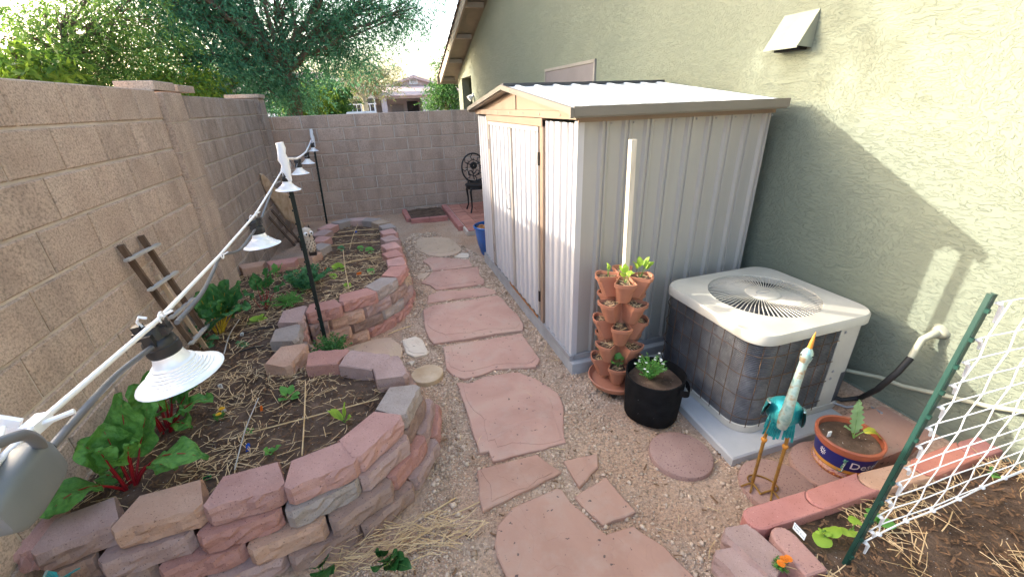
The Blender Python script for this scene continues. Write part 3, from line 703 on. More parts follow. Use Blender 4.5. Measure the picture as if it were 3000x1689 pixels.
for ye, nm in ((EY0, 'rake_trim'), (EY1, 'rake_trim')):
    mb = MB().bar((RX0-.008, ye, EZ+.014), (RX0-.008, RY, RZ-.004), .012, .05, (1,0,0)); mb = MB().bar((RX0-.006, ye, EZ+.022), (RX0-.006, RY, RZ+.006), .034, .016, (1,0,0))
    part(nm, mb, M['shed_edge'], shed)
    part('rake_soffit', MB().bar((RX0+.04, ye, EZ+.005), (RX0+.04, RY, RZ-.012), .012, .075, (1,0,0)), M['shed_edge'], shed)
scr = MB().lathe([(0,.004),(.006,.003),(.007,0)], 6, (0,0,0), Matrix.Rotation(pi/2, 4, 'X')).mesh('screw'); scr.materials.append(M['gaspipe'])
for k in range(9):
    for z in (SZ1-.03, SZ0+.075):
        o = link('screw', scr, None, shed); o.location = Vector((SX0+.035+.13+sp*k+.045, SY0-.001, z))-wloc(shed)
for k in range(7):
    o = link('screw', scr, None, shed); o.location = Vector((SX0-.0275, SY0+.2+k*.34, SZ1+.022))-wloc(shed); o.rotation_euler = (0, 0, -pi/2)
part('corner_clip', MB().box((RX0-.014, EY0-.01, EZ+.012), (.02, .02, .05)), M['shed_edge'], shed)
part('upper_frame', MB().box(((SX0+SX1)/2, SY0-.012, SZ1+.004), (SX1-SX0+.02, .024, .04)), M['shed_trim'], shed)
for k in range(4):
    o = part('stored_slat', MB().box((2.16+k*.022, 4.95+k*.012, 1.80), (.018, .02, .32)), M['farwhite'], shed) if False else None

# ================================================================== FLAGSTONES AND DISCS
def densify(pts, step, jit):
    out = []
    n = len(pts)
    for i in range(n):
        a, b = Vector(pts[i]), Vector(pts[(i+1) % n]); L_ = (b-a).length; k = max(1, int(L_/step))
        nn = Vector((-(b-a).y, (b-a).x))/max(L_, 1e-6)
        for j in range(k):
            p = a+(b-a)*(j/k)
            if j > 0: p = p+nn*random.uniform(-jit, jit)
            out.append((p.x, p.y))
    return out
FL = [
 (sC, [(260,1135),(295,1110),(290,1060),(350,1020),(520,1008),(690,1020),(740,1055),(800,1110),(845,1165),(800,1200),(690,1235),(560,1245),(430,1225),(330,1180)], 'flag_tan', 'tan round-edged flagstone farthest along the path, nearest the iron chair'),
 (sC, [(745,1245),(840,1200),(915,1205),(935,1225),(920,1255),(850,1255)], 'flag_pale', 'small cream sliver of flagstone beside the farthest tan one'),
 (sC, [(370,1300),(420,1265),(500,1250),(700,1265),(930,1285),(965,1365),(800,1385),(490,1420),(440,1350)], 'flag_pink', 'pink flagstone second from the far end of the path'),
 (s5, [(1370,680),(1400,660),(1480,652),(1440,695),(1385,703)], 'flag_tan', 'small tan chip of flagstone on the bed side of the path'),
 (s5, [(1405,730),(1500,645),(1850,608),(1855,670),(1895,710),(1893,740),(1700,765),(1520,785),(1480,750)], 'flag_pink', 'pointed pink flagstone third from the far end of the path'),
 (sA, [(420,358),(430,270),(560,215),(820,205),(1120,168),(1240,200),(1262,240),(1100,270),(780,310)], 'flag_pink', 'long narrow pink flagstone across the middle of the path'),
 (sA, [(370,480),(370,440),(480,390),(740,350),(1000,310),(1260,265),(1330,300),(1400,390),(1520,500),(1590,610),(1580,690),(1300,720),(800,805),(500,850),(440,780),(390,640)], 'flag_pink', 'broad pink flagstone beside the shed doors, just before the narrow one'),
 (sA, [(610,890),(860,840),(1200,790),(1570,725),(1650,850),(1790,1040),(1740,1130),(1440,1150),(1240,1160),(1080,1225),(870,1275),(740,1240),(650,1150),(630,980)], 'flag_pink', 'oblong pink flagstone with a pale ledge mark beside the near shed corner'),
 (sB, [(210,95),(300,95),(420,45),(640,20),(760,65),(920,170),(955,260),(955,420),(972,510),(800,560),(460,640),(430,570),(370,580),(330,470),(270,260)], 'flag_pink', 'large five-sided pink flagstone opposite the black grow bag'),
 (sB, [(350,705),(770,590),(940,715),(390,990),(365,890)], 'flag_red', 'four-sided reddish flagstone between the two largest ones'),
 (sB, [(955,640),(1190,588),(1197,680),(1065,818)], 'flag_red', 'small triangular reddish flagstone'),
 (sB, [(1030,890),(1250,750),(1460,990),(1230,1085)], 'flag_red', 'diamond-shaped reddish flagstone in the right foreground'),
 (sB, [(600,965),(900,830),(940,835),(1010,930),(1255,1150),(1440,1090),(1667,1240),(1900,1480),(1700,1900),(800,1950),(560,1450),(490,1300),(475,1220),(495,1090)], 'flag_red', 'biggest reddish flagstone, at the bottom edge of the picture'),
 (sD, [(740,330),(1000,260),(1200,200),(1430,180),(1560,280),(1590,380),(1570,470),(1300,560),(900,500)], 'flag_tan', 'tan flagstone half hidden behind the front bed'),
 (sD, [(1585,210),(1780,160),(1870,210),(1960,380),(1930,420),(1760,455),(1640,400)], 'flag_pale', 'small cream flagstone between the two raised beds and the path'),
 (sD, [(1670,520),(1765,510),(1720,575)], 'flag_pale', 'tiny cream chip beside the carved round stone'),
]
FLAGS = []
for f, pts, mt, lab in FL:
    zt_ = .020+random.uniform(-.003, .004)
    P_ = [pz(f(*p), zt_) for p in pts]
    P2 = densify([(p.x, p.y) for p in P_], .05, .0045)
    FLAGS.append([(p.x, p.y) for p in P_])
    mb = MB().prism(P2, -.03, zt_, .006)
    cxy = Vector((sum(p[0] for p in P2)/len(P2), sum(p[1] for p in P2)/len(P2))); span = max((Vector(p)-cxy).length for p in P2)
    if span > .16 and 'biggest' not in lab:
        ph = random.uniform(0, 6); led = []
        for p in P2:
            v = Vector(p)-cxy; a = math.atan2(v.y, v.x); q = cxy+v*(.80+.10*math.sin(2*a+ph)+.05*math.sin(5*a+2*ph)+random.uniform(-.012, .012)); led.append((q.x, q.y))
        mb.prism(led, zt_-.004, zt_+.0035, .0025)
    solo('flagstone', mb, M[mt], lab, 'flagstone', 'flagstones of the path')
def disc(c, r, z, mt, lab, grp='round stepping stones', name='stepping_stone', h=.045):
    solo(name, MB().lathe([(r, 0), (r, h-.012), (r-.004, h-.004), (r-.014, h), (0, h)], 40, (c[0], c[1], z)), mt, lab, 'stepping stone', grp, 35, (c[0], c[1], z))
c = pz((1995, 1325), .03); disc((c.x, c.y), .165, -.015, M['disc'], 'mauve round stepping stone in front of the condenser pad')
DISC2 = pz((2262, 1415), .035); disc((DISC2.x+.02, DISC2.y-.02), .175, -.01, M['disc'], 'mauve round stepping stone under the metal heron')
POTC = Vector((2.035, 1.02, 0)); disc((POTC.x-.05, POTC.y-.0), .18, .0, M['disc'], 'mauve round stepping stone under the painted pot')
c = pz(sD(1960, 690), .03); disc((c.x-.01, c.y), .115, -.01, M['disc_tan'], 'glossy tan round stone with carved lines beside the front bed')

# ================================================================== RAISED BEDS (retaining blocks)
def ret_block(seed, wf=.286, wb=.215, dp=.178, h=.092):
    """rough split face towards -Y, origin bottom centre of the front edge"""
    r = random.Random(seed); mb = MB(); c = .026
    nx, nz = 9, 5
    front = []
    for k in range(nz):
        z = h*k/(nz-1); row = []
        for i in range(nx):
            t = i/(nx-1); x = -wf/2+wf*t; y = 0.0
            if i == 0 or i == nx-1: y = c; 
            amp = .010 if 0 < i < nx-1 else .004
            y += r.uniform(-amp, amp)*(1 if 0 < k < nz-1 else .6)
            if k == nz-1: y += .010
            if k == 0: y += .004
            if i in (1, nx-2): x = -wf/2+(.022 if i == 1 else wf-.022); 
            row.append((x, y, z+(r.uniform(-.004, .004) if 0 < k < nz-1 else (-.002*r.random() if k == nz-1 else 0))))
        front.append(row)
    vs = [p for row in front for p in row]
    fs = [(k*nx+i, k*nx+i+1, (k+1)*nx+i+1, (k+1)*nx+i) for k in range(nz-1) for i in range(nx-1)]
    top = [(nz-1)*nx+i for i in range(nx)]; bot = list(range(nx))
    b0 = len(vs); e = .006
    vs += [(wb/2, dp, 0), (-wb/2, dp, 0), (wb/2, dp, h-e), (-wb/2, dp, h-e), (wb/2-e, dp-e, h), (-wb/2+e, dp-e, h)]
    # small top edge chamfer on the sides
    L0, R0 = top[0], top[-1]
    fs += [tuple(top)+(b0+4, b0+5)]
    fs += [(b0, b0+1, b0+3, b0+2), (b0+2, b0+3, b0+5, b0+4)]
    rl = [k*nx+nx-1 for k in range(nz)]; ll = [k*nx for k in range(nz)]
    fs += [tuple(rl[:1])+(b0, b0+2, b0+4)+tuple(reversed(rl[1:]))]
    fs += [tuple(reversed(ll[:1]))+tuple(ll[1:])+(b0+5, b0+3, b0+1)]
    fs += [tuple(reversed(bot))+(b0+1, b0)]
    mb.add(vs, fs); return mb
RBM = {}
for n_, a_, b_ in RB:
    RBM[n_] = []
    for s in range(5):
        me = ret_block(s*7+3+hash(n_) % 5 if False else s*7+3).mesh('block'); me.materials.append(M[n_]); RBM[n_].append(me)
def put_block(root, mid, out, ztop, mt=None, h=.092, sx=1.0):
    mt = mt or random.choices([r[0] for r in RB], [1, 3, 2, 1, 4, 1.5, 4])[0]
    o = bpy.data.objects.new('block', random.choice(RBM[mt])); col.objects.link(o); o.parent = root
    o.location = Vector((mid[0], mid[1], ztop-h))-wloc(root)
    o.rotation_euler = (random.uniform(-.012, .012), random.uniform(-.012, .012), math.atan2(out[1], out[0])+pi/2)
    o.scale = (sx, 1, 1); return o
ZT = .37
FB = [(s4,(280,1240),(815,1135),(900,850),(360,1040),'plum_block'), (s4,(805,1130),(1510,960),(1545,725),(1030,820),'tan_red_block'), (s4,(1515,955),(2140,800),(2085,590),(1690,685),'pink_block'),
      (s6,(325,840),(870,620),(740,470),(370,600),'pink_block'), (s6,(865,615),(1195,290),(985,265),(740,470),'pink_block'), (s6,(1195,290),(1325,60),(1050,60),(990,260),'grey_block'),
      (s5,(1370,1415),(1185,1305),(1030,1410),(1030,1440),'plum_block'), (s5,(1185,1300),(870,1230),(780,1355),(1030,1405),'plum_block'), (s5,(870,1230),(545,1265),(495,1385),(780,1355),'red_block')]
CB = [(s5,(440,1375),(500,1200),(235,1210),(190,1380),'tan_red_block'), (s5,(450,1170),(490,1040),(260,1070),(235,1215),'grey_block'), (s5,(525,1025),(505,905),(305,935),(265,1065),'plum_block')]
BBk = [(s5,(520,990),(790,905),(760,815),(510,855),'red_block'),(s5,(790,905),(1065,800),(980,765),(765,815),'red_block'),(s5,(1065,795),(1245,695),(1100,690),(985,765),'grey_block'),
 (s5,(1245,690),(1300,600),(1130,610),(1105,680),'red_block'),(s5,(1290,590),(1275,525),(1120,555),(1130,605),'pink_block'),(s5,(1255,520),(1245,465),(1110,495),(1118,550),'red_block'),
 (s5,(1240,460),(1230,410),(1098,435),(1105,490),'pink_block'),(s5,(1225,400),(1218,358),(1088,385),(1095,425),'plum_block'),(s5,(1212,350),(1208,312),(1090,330),(1090,370),'pink_block'),
 (s5,(1205,305),(1190,270),(1075,292),(1090,322),'grey_block'),(s5,(1175,265),(1105,240),(1025,260),(1075,285),'buff_block'),(s5,(1090,235),(1005,225),(970,248),(1025,258),'grey_block'),
 (s5,(1000,225),(850,228),(855,248),(965,246),'plum_block'),(s5,(845,235),(690,265),(780,272),(855,250),'grey_block'),(s5,(680,275),(600,320),(710,318),(765,280),'pink_block'),
 (s5,(600,322),(575,370),(695,368),(712,325),'plum_block'),(s5,(590,372),(560,420),(675,420),(695,372),'pink_block'),(s5,(575,425),(540,485),(650,490),(672,425),'grey_block')]
EB = [(s5,(500,490),(465,540),(620,550),(645,485),'tan_red_block'),(s5,(460,540),(220,550),(260,600),(400,600),'red_block'),(s5,(200,565),(0,585),(0,645),(205,620),'tan_red_block')]
def quadinfo(q):
    f = q[0]; P_ = [pz(f(*p), ZT).xy for p in q[1:5]]
    mo = (P_[0]+P_[1])/2; mi = (P_[2]+P_[3])/2; out = (mo-mi).normalized()
    return P_, mo, out
def bed(label, quads, ncourse, path=True, batter=.012):
    inf = [quadinfo(q) for q in quads]; c0 = inf[0][1]
    t = thing('raised_bed_wall', label, 'bed wall', (c0.x, c0.y, 0), 0, 'raised garden bed walls')
    cen = []
    for (P_, mo, out), q in zip(inf, quads):
        w = (P_[1]-P_[0]).length; put_block(t, mo, out, ZT+random.uniform(-.003, .003), q[5], sx=max(.85, min(1.08, w/.290)))
        cen.append(mo-out*.09)
    # path of the outer edge
    pl = [inf[0][0][0]]+[(inf[i][0][1]+inf[i+1][0][0])/2 for i in range(len(inf)-1)]+[inf[-1][0][1]]
    nrm = [inf[0][2]]+[(inf[i][2]+inf[i+1][2]).normalized() for i in range(len(inf)-1)]+[inf[-1][2]]
    for k in range(1, ncourse):
        off = batter*k+ (.004 if k > 1 else 0)
        pk = [p+n*off for p, n in zip(pl, nrm)]
        cum = [0]
        for a, b in zip(pk, pk[1:]): cum.append(cum[-1]+(b-a).length)
        tot = cum[-1]; s = .145 if k % 2 else 0.0
        if k % 2: s = 0.145
        pos = s+(.145 if not k % 2 else .145)
        n_b = int((tot-s)/.293); stp = (tot-s)/max(1, n_b)
        for i in range(n_b):
            x = s+(i+.5)*stp
            j = max(0, min(len(pk)-2, next((jj for jj in range(len(cum)-1) if cum[jj+1] >= x), len(pk)-2)))
            f = (x-cum[j])/max(1e-6, cum[j+1]-cum[j]); p = pk[j].lerp(pk[j+1], f)
            o = (nrm[j].lerp(nrm[j+1], f)).normalized()
            put_block(t, p+o*random.uniform(-.004, .006), o, ZT-.0945*k, sx=min(1.05, stp/.302))
        if k % 2 and s: # half block at the start
            put_block(t, pk[0]+(pk[1]-pk[0]).normalized()*.07, nrm[0], ZT-.0945*k, sx=.5)
    return cen
cF = bed('curved front bed wall of stacked pink and tan blocks at lower left', FB, 5, batter=.030)
cC = bed('three blocks of wall joining the front and rear raised beds', CB, 4, batter=.004)
cB = bed('long rounded rear bed wall of stacked blocks beside the path', BBk, 5)
cE = bed('short row of three blocks running from the rear bed to the side wall', EB, 2, batter=.002)
# end sliver at the side wall
tt = bpy.data.objects['raised_bed_wall']; put_block(tt, (-1.41, 1.485), (0, -1), ZT-.005, 'pink_block', sx=.35)
BED = [(-1.46, 1.58)]+[(p.x, p.y) for p in cF]+[(p.x, p.y) for p in cC]+[(p.x, p.y) for p in cB]+[(p.x, p.y) for p in cE]+[(-1.46, 4.56)]
def inside(x, y, poly):
    c = False; n = len(poly); j = n-1
    for i in range(n):
        xi, yi = poly[i]; xj, yj = poly[j]
        if (yi > y) != (yj > y) and x < (xj-xi)*(y-yi)/(yj-yi)+xi: c = not c
        j = i
    return c
BZ = .285
def soil_sheet(name, poly, z, st=.03, amp=.016, kind='structure'):
    xs = np.arange(min(p[0] for p in poly)-st, max(p[0] for p in poly)+st, st); ys = np.arange(min(p[1] for p in poly)-st, max(p[1] for p in poly)+st, st)
    idx = {}; V = []; F = []
    def vid(i, j):
        if (i, j) not in idx:
            x, y = xs[i], ys[j]; idx[(i, j)] = len(V)
            V.append((x, y, z+amp*mnoise.noise((x*5, y*5, 1.7))+amp*.7*mnoise.noise((x*17, y*17, 4.2))))
        return idx[(i, j)]
    for i in range(len(xs)-1):
        for j in range(len(ys)-1):
            if inside(xs[i]+st/2, ys[j]+st/2, poly): F.append((vid(i, j), vid(i+1, j), vid(i+1, j+1), vid(i, j+1)))
    mb = MB(); mb.v = V; mb.f = F
    return tag(link(name, mb.mesh(name, 180), M['soil']), kind=kind)
soil_sheet('bed_soil', BED, BZ)
NOTCH = [(-.63, 2.55), (-.30, 2.62), (-.05, 2.45), (.05, 3.3), (-.62, 3.3)]
RBED = [(1.28, .83), (2.66, .80), (2.9, -.6), (1.28, -.6)]
RZS = .165
soil_sheet('bed_soil', RBED, RZS, .03, .014)

# straw, chips, gravel: uncountable, one object each
def sticks(name, poly, z, n, lmin, lmax, wmin, wmax, mt, dens=None, tilt=.25, zj=.02, label=None, cat=None, mean=None):
    xs0, xs1 = min(p[0] for p in poly), max(p[0] for p in poly); ys0, ys1 = min(p[1] for p in poly), max(p[1] for p in poly)
    V = []; F = []; k = 0; tries = 0
    while k < n and tries < n*12:
        tries += 1
        x, y = random.uniform(xs0, xs1), random.uniform(ys0, ys1)
        if not inside(x, y, poly): continue
        if dens and random.random() > dens(x, y): continue
        a = random.uniform(0, pi) if mean is None else random.gauss(mean, .5); e = random.gauss(0, tilt)*.6; L_ = random.uniform(lmin, lmax)*random.uniform(.5, 1); w = random.uniform(wmin, wmax)
        d = Vector((math.cos(a)*math.cos(e), math.sin(a)*math.cos(e), math.sin(e))); s = Vector((-math.sin(a), math.cos(a), 0))*w/2
        zz = z+random.random()**2*zj+abs(d.z)*L_*.35; c = Vector((x, y, zz)); bend = Vector((random.gauss(0, .06), random.gauss(0, .06), random.uniform(-.02, .04)))*L_
        u = Vector((0, 0, w*.45)); o = len(V)
        for t in (-.5, 0, .5):
            p = c+d*(L_*t)+(bend if t == 0 else Vector())
            V += [p-s, p+u, p+s]
        for r in (0, 3): F += [(o+r, o+r+1, o+r+4, o+r+3), (o+r+1, o+r+2, o+r+5, o+r+4)]
        k += 1
    ob = npmesh(name, np.array([tuple(v) for v in V]), np.array(F), mt); ob['kind'] = 'stuff'
    if label: ob['label'] = label
    return ob
fr = [(p.x, p.y) for p in cF]; front_poly = [(-1.44, 1.6)]+fr+[(-.75, 2.6), (-1.44, 2.7)]
def dfront(x, y):
    return .25+.75*sm(.05, -.35, mnoise.noise((x*3.1, y*3.1, .4)))*(1.0 if x < -.35 else .6)
sticks('straw', front_poly, BZ+.012, 760, .03, .14, .002, .004, M['straw'], dfront, .2, .022)
sticks('straw', BED, BZ+.012, 1300, .04, .15, .003, .005, M['straw'], lambda x, y: 0 if y < 2.55 or y > 4.75 else (.9 if y > 3.1 else .5), .2, .02)
sticks('straw', BED, BZ+.008, 150, .04, .12, .003, .005, M['straw'], lambda x, y: 1 if y > 4.7 else 0, .1, .01)
sticks('bark_mulch', BED, BZ+.006, 4200, .012, .045, .004, .011, M['chip'], None, .35, .012)
sticks('straw', RBED, RZS+.012, 2300, .04, .18, .0018, .0042, M['straw'], lambda x, y: sm(.35, -.3, mnoise.noise((x*3, y*3, 5.4))) if y < .74 else 0, .25, .03)
sticks('bark_mulch', RBED, RZS+.006, 3800, .01, .045, .003, .010, M['chip'], lambda x, y: 1 if y < .76 else 0, .35, .014)
pile = pz((1190, 1600)); pp = [(pile.x+.36*math.cos(a)*1.0, pile.y+.14*math.sin(a)) for a in np.linspace(0, 2*pi, 14)[:-1]]
sticks('straw', pp, .012, 150, .06, .22, .0025, .0045, M['straw'], lambda x, y: max(.1, 1-((x-pile.x)/.36)**2-((y-pile.y)/.14)**2), .25, .05, mean=.0)
yard = [(-.1, .75), (1.1, .75), (1.6, 1.2), (1.2, 2.2), (1.1, 4.8), (.2, 5.2), (.05, 2.0), (-.4, 1.35)]
sticks('straw', yard, .012, 60, .04, .16, .003, .005, M['straw'], None, .1, .006)
sticks('bark_mulch', yard, .008, 260, .01, .05, .004, .011, M['chip'], None, .2, .006)
def gravel():
    base = np.array([(1,0,0),(-1,0,0),(0,1,0),(0,-1,0),(0,0,1),(0,0,-1)], float); fc = np.array([(0,2,4),(2,1,4),(1,3,4),(3,0,4),(2,0,5),(1,2,5),(3,1,5),(0,3,5)])
    V = []; F = []; n = 0
    zone = [(-.25, .72), (1.15, .72), (1.75, 1.15), (1.62, 1.6), (1.16, 2.24), (1.12, 4.9), (.6, 6.9), (.15, 5.8), (.2, 4.2), (-.05, 3.1), (-.3, 2.65), (.12, 2.0), (-.1, 1.3), (-.6, 1.3)]
    poly_b = [(min(p[0] for p in f), max(p[0] for p in f), min(p[1] for p in f), max(p[1] for p in f), f) for f in FLAGS]
    while n < 30000:
        x = random.uniform(-.6, 1.75); y = .72+(random.random()**1.6)*5.6
        if not inside(x, y, zone): continue
        dn = sm(-.25, .25, mnoise.noise((x*1.6, y*1.6, 7.7))+.25-(.35 if x > .75 and y < 2.0 else 0))
        if random.random() > .12+.88*dn: continue
        if any(b[0] < x < b[1] and b[2] < y < b[3] and inside(x, y, b[4]) for b in poly_b): continue
        s = random.choice((.0025, .003, .0035, .004, .005, .007) if random.random() < .95 else (.008, .010, .013))*random.uniform(.8, 1.3)*(1+.25*max(0, y-2))
        Q = base*np.array([s*random.uniform(.8, 1.4), s*random.uniform(.8, 1.4), s*.7])
        a = random.uniform(0, 6.3); ca, sa = math.cos(a), math.sin(a)
        Q = np.stack([Q[:,0]*ca-Q[:,1]*sa, Q[:,0]*sa+Q[:,1]*ca, Q[:,2]+Q[:,0]*random.uniform(-.3, .3)], 1)+rng.normal(0, s*.12, (6, 3))
        V.append(Q+np.array([x, y, gh(x, y)+s*.25])); F.append(fc+6*n); n += 1
    o = npmesh('gravel', np.concatenate(V), np.concatenate(F), M['gravel']); tag(o, 'fine pale gravel strewn over the sandy path', None, None, 'stuff')
gravel()

# ================================================================== RIGHT BED EDGING
rb = thing('edging_wall', 'pink scalloped edging bricks round the right hand bed', 'edging', (1.3, .8, 0))
ZE = .215
def edger(a, b, w=.10, h=.085, z=ZE, mt=None, hollow=True):
    """brick with a round nose at a and a matching hollow at b"""
    a, b = Vector(a), Vector(b); d = (b-a).normalized(); n = Vector((-d.y, d.x)); r = w/2
    pts = []
    for k in range(7):
        t = pi/2+pi*k/6; pts.append(a+d*(r+r*math.cos(t))+n*(r*math.sin(t)))
    if hollow:
        for k in range(7):
            t = -pi/2+pi*k/6; q = b+d*r*.98 if False else b+d*(.035)
            pts.append(Vector((b+d*.038).to_tuple())+n*(-r+2*r*k/6)-d*(.038*math.sin(pi*k/6)))
    else: pts += [b-n*r, b+n*r]
    pts = [p-d*(.007 if (p-b).length < r*1.3 else 0) for p in pts]
    part('brick', MB().prism([(p.x, p.y) for p in pts], z-h, z, .008), mt or M['edger'], rb)
e1 = [pz((2100+x/4.278, 1350+y/4.278), ZE).xy for x, y in ((300,620),(1060,390),(1290,620),(550,830))]
e2 = [pz((2100+x/4.278, 1350+y/4.278), ZE).xy for x, y in ((1750,160),(1930,380))]
e3 = [pz((2500+x/2.966, 1200+y/2.966), ZE).xy for x, y in ((470,440),(640,600),(870,310),(1080,390))]
A0 = (e1[0]+e1[3])/2-Vector((.02, 0)); A1 = (e1[1]+e1[2])/2; A2 = (e2[0]+e2[1])/2; A3 = (e3[0]+e3[1])/2; A4 = (e3[2]+e3[3])/2
for p, q, mt in ((A0, A1, 'edger'), (A1, A2, 'edger'), (A2, A3, 'edger_tan'), (A3, A4, 'edger_red'), (A4, Vector((2.63, A4.y-.01)), 'edger')): edger(p-(q-p).normalized()*.0, q, mt=M[mt])
# lower course under it and down the left side
for k in range(1, 3):
    z = ZE-.0875*k
    xs = A0.x-.02+(.15 if k == 1 else 0)
    for j in range(5):
        p = Vector((xs+j*.285, A0.y-.004*j)); edger(p, p+Vector((.283, 0)), z=z, mt=random.choice((M['edger'], M['disc'])))
for j, (p, q) in enumerate((((A0.x+.02, A0.y-.06), (A0.x-.01, A0.y-.34)), ((A0.x-.01, A0.y-.34), (A0.x-.01, A0.y-.62)))):
    for k in range(1, 3): edger(p, q, z=ZE-.0875*k+.0, mt=random.choice((M['edger'], M['disc'])))
g1 = [pz((2100+x/4.278, 1350+y/4.278), ZE+.01).xy for x, y in ((600,850),(880,760),(1420,1370),(1150,1440))]
edger((g1[0]+g1[1])/2, (g1[2]+g1[3])/2, .095, .085, ZE+.005, M['pink_block'], False)
dv = ((g1[2]+g1[3])-(g1[0]+g1[1])).normalized(); pe = (g1[2]+g1[3])/2+dv*.006
edger(pe, pe+dv*.26, .095, .085, ZE, M['pink_block'], False)
for k, (x, y, rz, mt) in enumerate(((2225, 1610, .25, 'plum_block'), (2205, 1672, .1, 'plum_block'))):
    c = pz((x, y), ZE-.03); o = put_block(rb, (c.x-.075+.0*k, c.y-.0), (-1, -.15), ZE-.015-.02*k, mt); o.scale = (.75, .72, 1)

# ================================================================== BRICK PATIO AT THE BACK
pt = thing('brick_patio', 'raised red brick platform under the iron chair', 'patio', (1.3, 6.7, 0))
pc = [pz(sC(*p), .085) for p in ((590,670),(740,890),(825,905),(820,985))]
px0, py0 = 1.07, 5.92
mort = part('sand_bed', MB().box((1.86, 6.83, .036), (1.44, 1.86, .062)), M['mortar'], pt)
for i in range(7):
    for j in range(17):
        a0 = px0+.105+i*.205; b0 = py0+.11+j*.102
        if a0 > 2.45: continue
        part('brick', MB().prism([(a0, b0), (a0+.198, b0), (a0+.198, b0+.096), (a0, b0+.096)], .02, .079+random.uniform(-.002, .003), .004), M['paver'], pt)
def edge_run(root, a, b, n, z, h, w, mt):
    a, b = Vector(a), Vector(b); d = (b-a)/n; u = d.normalized(); nn = Vector((-u.y, u.x))*w/2
    for k in range(n):
        p = a+d*k; q = p+d-u*.006
        part('brick', MB().prism([tuple(p+nn), tuple(q+nn), tuple(q-nn), tuple(p-nn)], z-h, z, .012), mt, root)
edge_run(pt, (px0+.045, 6.2), (px0+.045, 7.82), 6, .088, .1, .09, M['edger'])
edge_run(pt, (px0+.10, 5.955), (2.5, 5.955), 5, .088, .1, .09, M['edger'])
fb = thing('edging_frame', 'small brick-edged planting square at the foot of the back wall', 'edging', (.7, 7.2, 0))
edge_run(fb, (.43, 7.02), (1.04, 6.98), 2, .075, .09, .08, M['edger'])
edge_run(fb, (.40, 7.1), (.38, 7.82), 2, .075, .09, .08, M['edger'])
soil_sheet('planting_soil', [(.42, 7.04), (1.04, 7.02), (1.04, 7.84), (.40, 7.84)], .045, .04, .02)

# ================================================================== CONDENSER UNIT
solo('equipment_pad', MB().prism([(1.545, 1.215), (2.45, 1.215), (2.45, 2.2), (1.60, 2.2)], -.04, .055, .012), M['pad'], 'pale grey concrete pad under the air conditioner', 'pad')
ax0, ax1, ay0, ay1, az0, az1 = 1.69, 2.49, 1.335, 2.09, .058, .685
ac = thing('air_conditioner', 'cream air conditioner condenser with a round fan grille on top', 'air conditioner', ((ax0+ax1)/2, (ay0+ay1)/2, .055))
acx, acy = (ax0+ax1)/2, (ay0+ay1)/2
def rrect(x0, x1, y0, y1, r, n=7):
    pts = []
    for cx, cy, a0 in ((x1-r, y1-r, 0), (x0+r, y1-r, pi/2), (x0+r, y0+r, pi), (x1-r, y0+r, 1.5*pi)):
        for k in range(n): a = a0+pi/2*k/(n-1); pts.append((cx+r*math.cos(a), cy+r*math.sin(a)))
    return pts
part('base_pan', MB().prism(rrect(ax0-.006, ax1+.006, ay0-.006, ay1+.006, .115), az0, az0+.045, .006), M['ac_white'], ac, 40)
# coil wraps three sides
op = rrect(ax0, ax1, ay0, ay1, .115, 9)
part('coil', MB().prism(op, az0+.045, az1-.05), M['coil'], ac, 40)
# cabinet panel on the right part of the near face and the right side
cab = MB().prism([(ax1-.24, ay0-.004), (ax1-.10, ay0-.004), (ax1+.006, ay0+.10), (ax1+.006, ay1-.30), (ax1-.24, ay1-.30)], az0+.26, az1-.048, .004)
cab.prism([(ax1-.24, ay0-.0035), (ax1-.13, ay0-.0035), (ax1-.05, ay0+.06), (ax1-.05, ay1-.32), (ax1-.24, ay1-.32)], az0+.04, az0+.262, .003)
cb = part('cabinet', cab, M['ac_white'], ac, label='cream service panel beside the coil')
for x, z in ((ax1-.21, az1-.085), (ax1-.21, az0+.24), (ax1-.21, az0+.29)): part('screw', MB().lathe([(0,.004),(.008,.003),(.009,0)], 8, (0,0,0), Matrix.Translation((x, ay0-.0075, z))@Matrix.Rotation(pi/2, 4, 'X')), M['gaspipe'], cb)
# wires
def wirepath(x, y): return x, y
per = op+[op[0]]
def along(d):
    acc = 0
    for a, b in zip(per, per[1:]):
        l = math.dist(a, b)
        if acc+l >= d: f = (d-acc)/l; return (a[0]+(b[0]-a[0])*f, a[1]+(b[1]-a[1])*f)
        acc += l
    return per[-1]
tot = sum(math.dist(a, b) for a, b in zip(per, per[1:]))
def outw(p, e=.012):
    d = Vector((p[0]-acx, p[1]-acy)); s = max(abs(d.x)/((ax1-ax0)/2), abs(d.y)/((ay1-ay0)/2)); return (acx+d.x*(1+e/.38), acy+d.y*(1+e/.38))
k = 0; step = .075
cabx = ax1-.24
while k*step < tot:
    p = along(k*step); q = outw(p)
    if not (p[0] > cabx and p[1] < ay1-.28) and p[1] < ay1-.04:
        w = [Vector((q[0]+random.uniform(-.003, .003), q[1]+random.uniform(-.003, .003), z)) for z in np.linspace(az0+.04, az1-.045, 5)]
        part('cage_wire', MB().tube(w, .0022, 4, False), M['rustwire'], ac)
    k += 1
for z in (az0+.10, az0+.235, az0+.37, az0+.50):
    pts = []
    for j in range(90):
        p = along(j*tot/90)
        if not (p[0] > cabx and p[1] < ay1-.28): pts.append((j, outw(p)))
    # ring starts after the cabinet
    js = [j for j, _ in pts]; cut = next((i for i in range(len(js)-1) if js[i+1]-js[i] > 1), None)
    seq = pts[cut+1:]+pts[:cut+1] if cut is not None else pts
    part('cage_wire', MB().tube([(p[0], p[1], z+random.uniform(-.003, .003)) for _, p in seq], .0022, 4, False), M['rustwire'], ac)
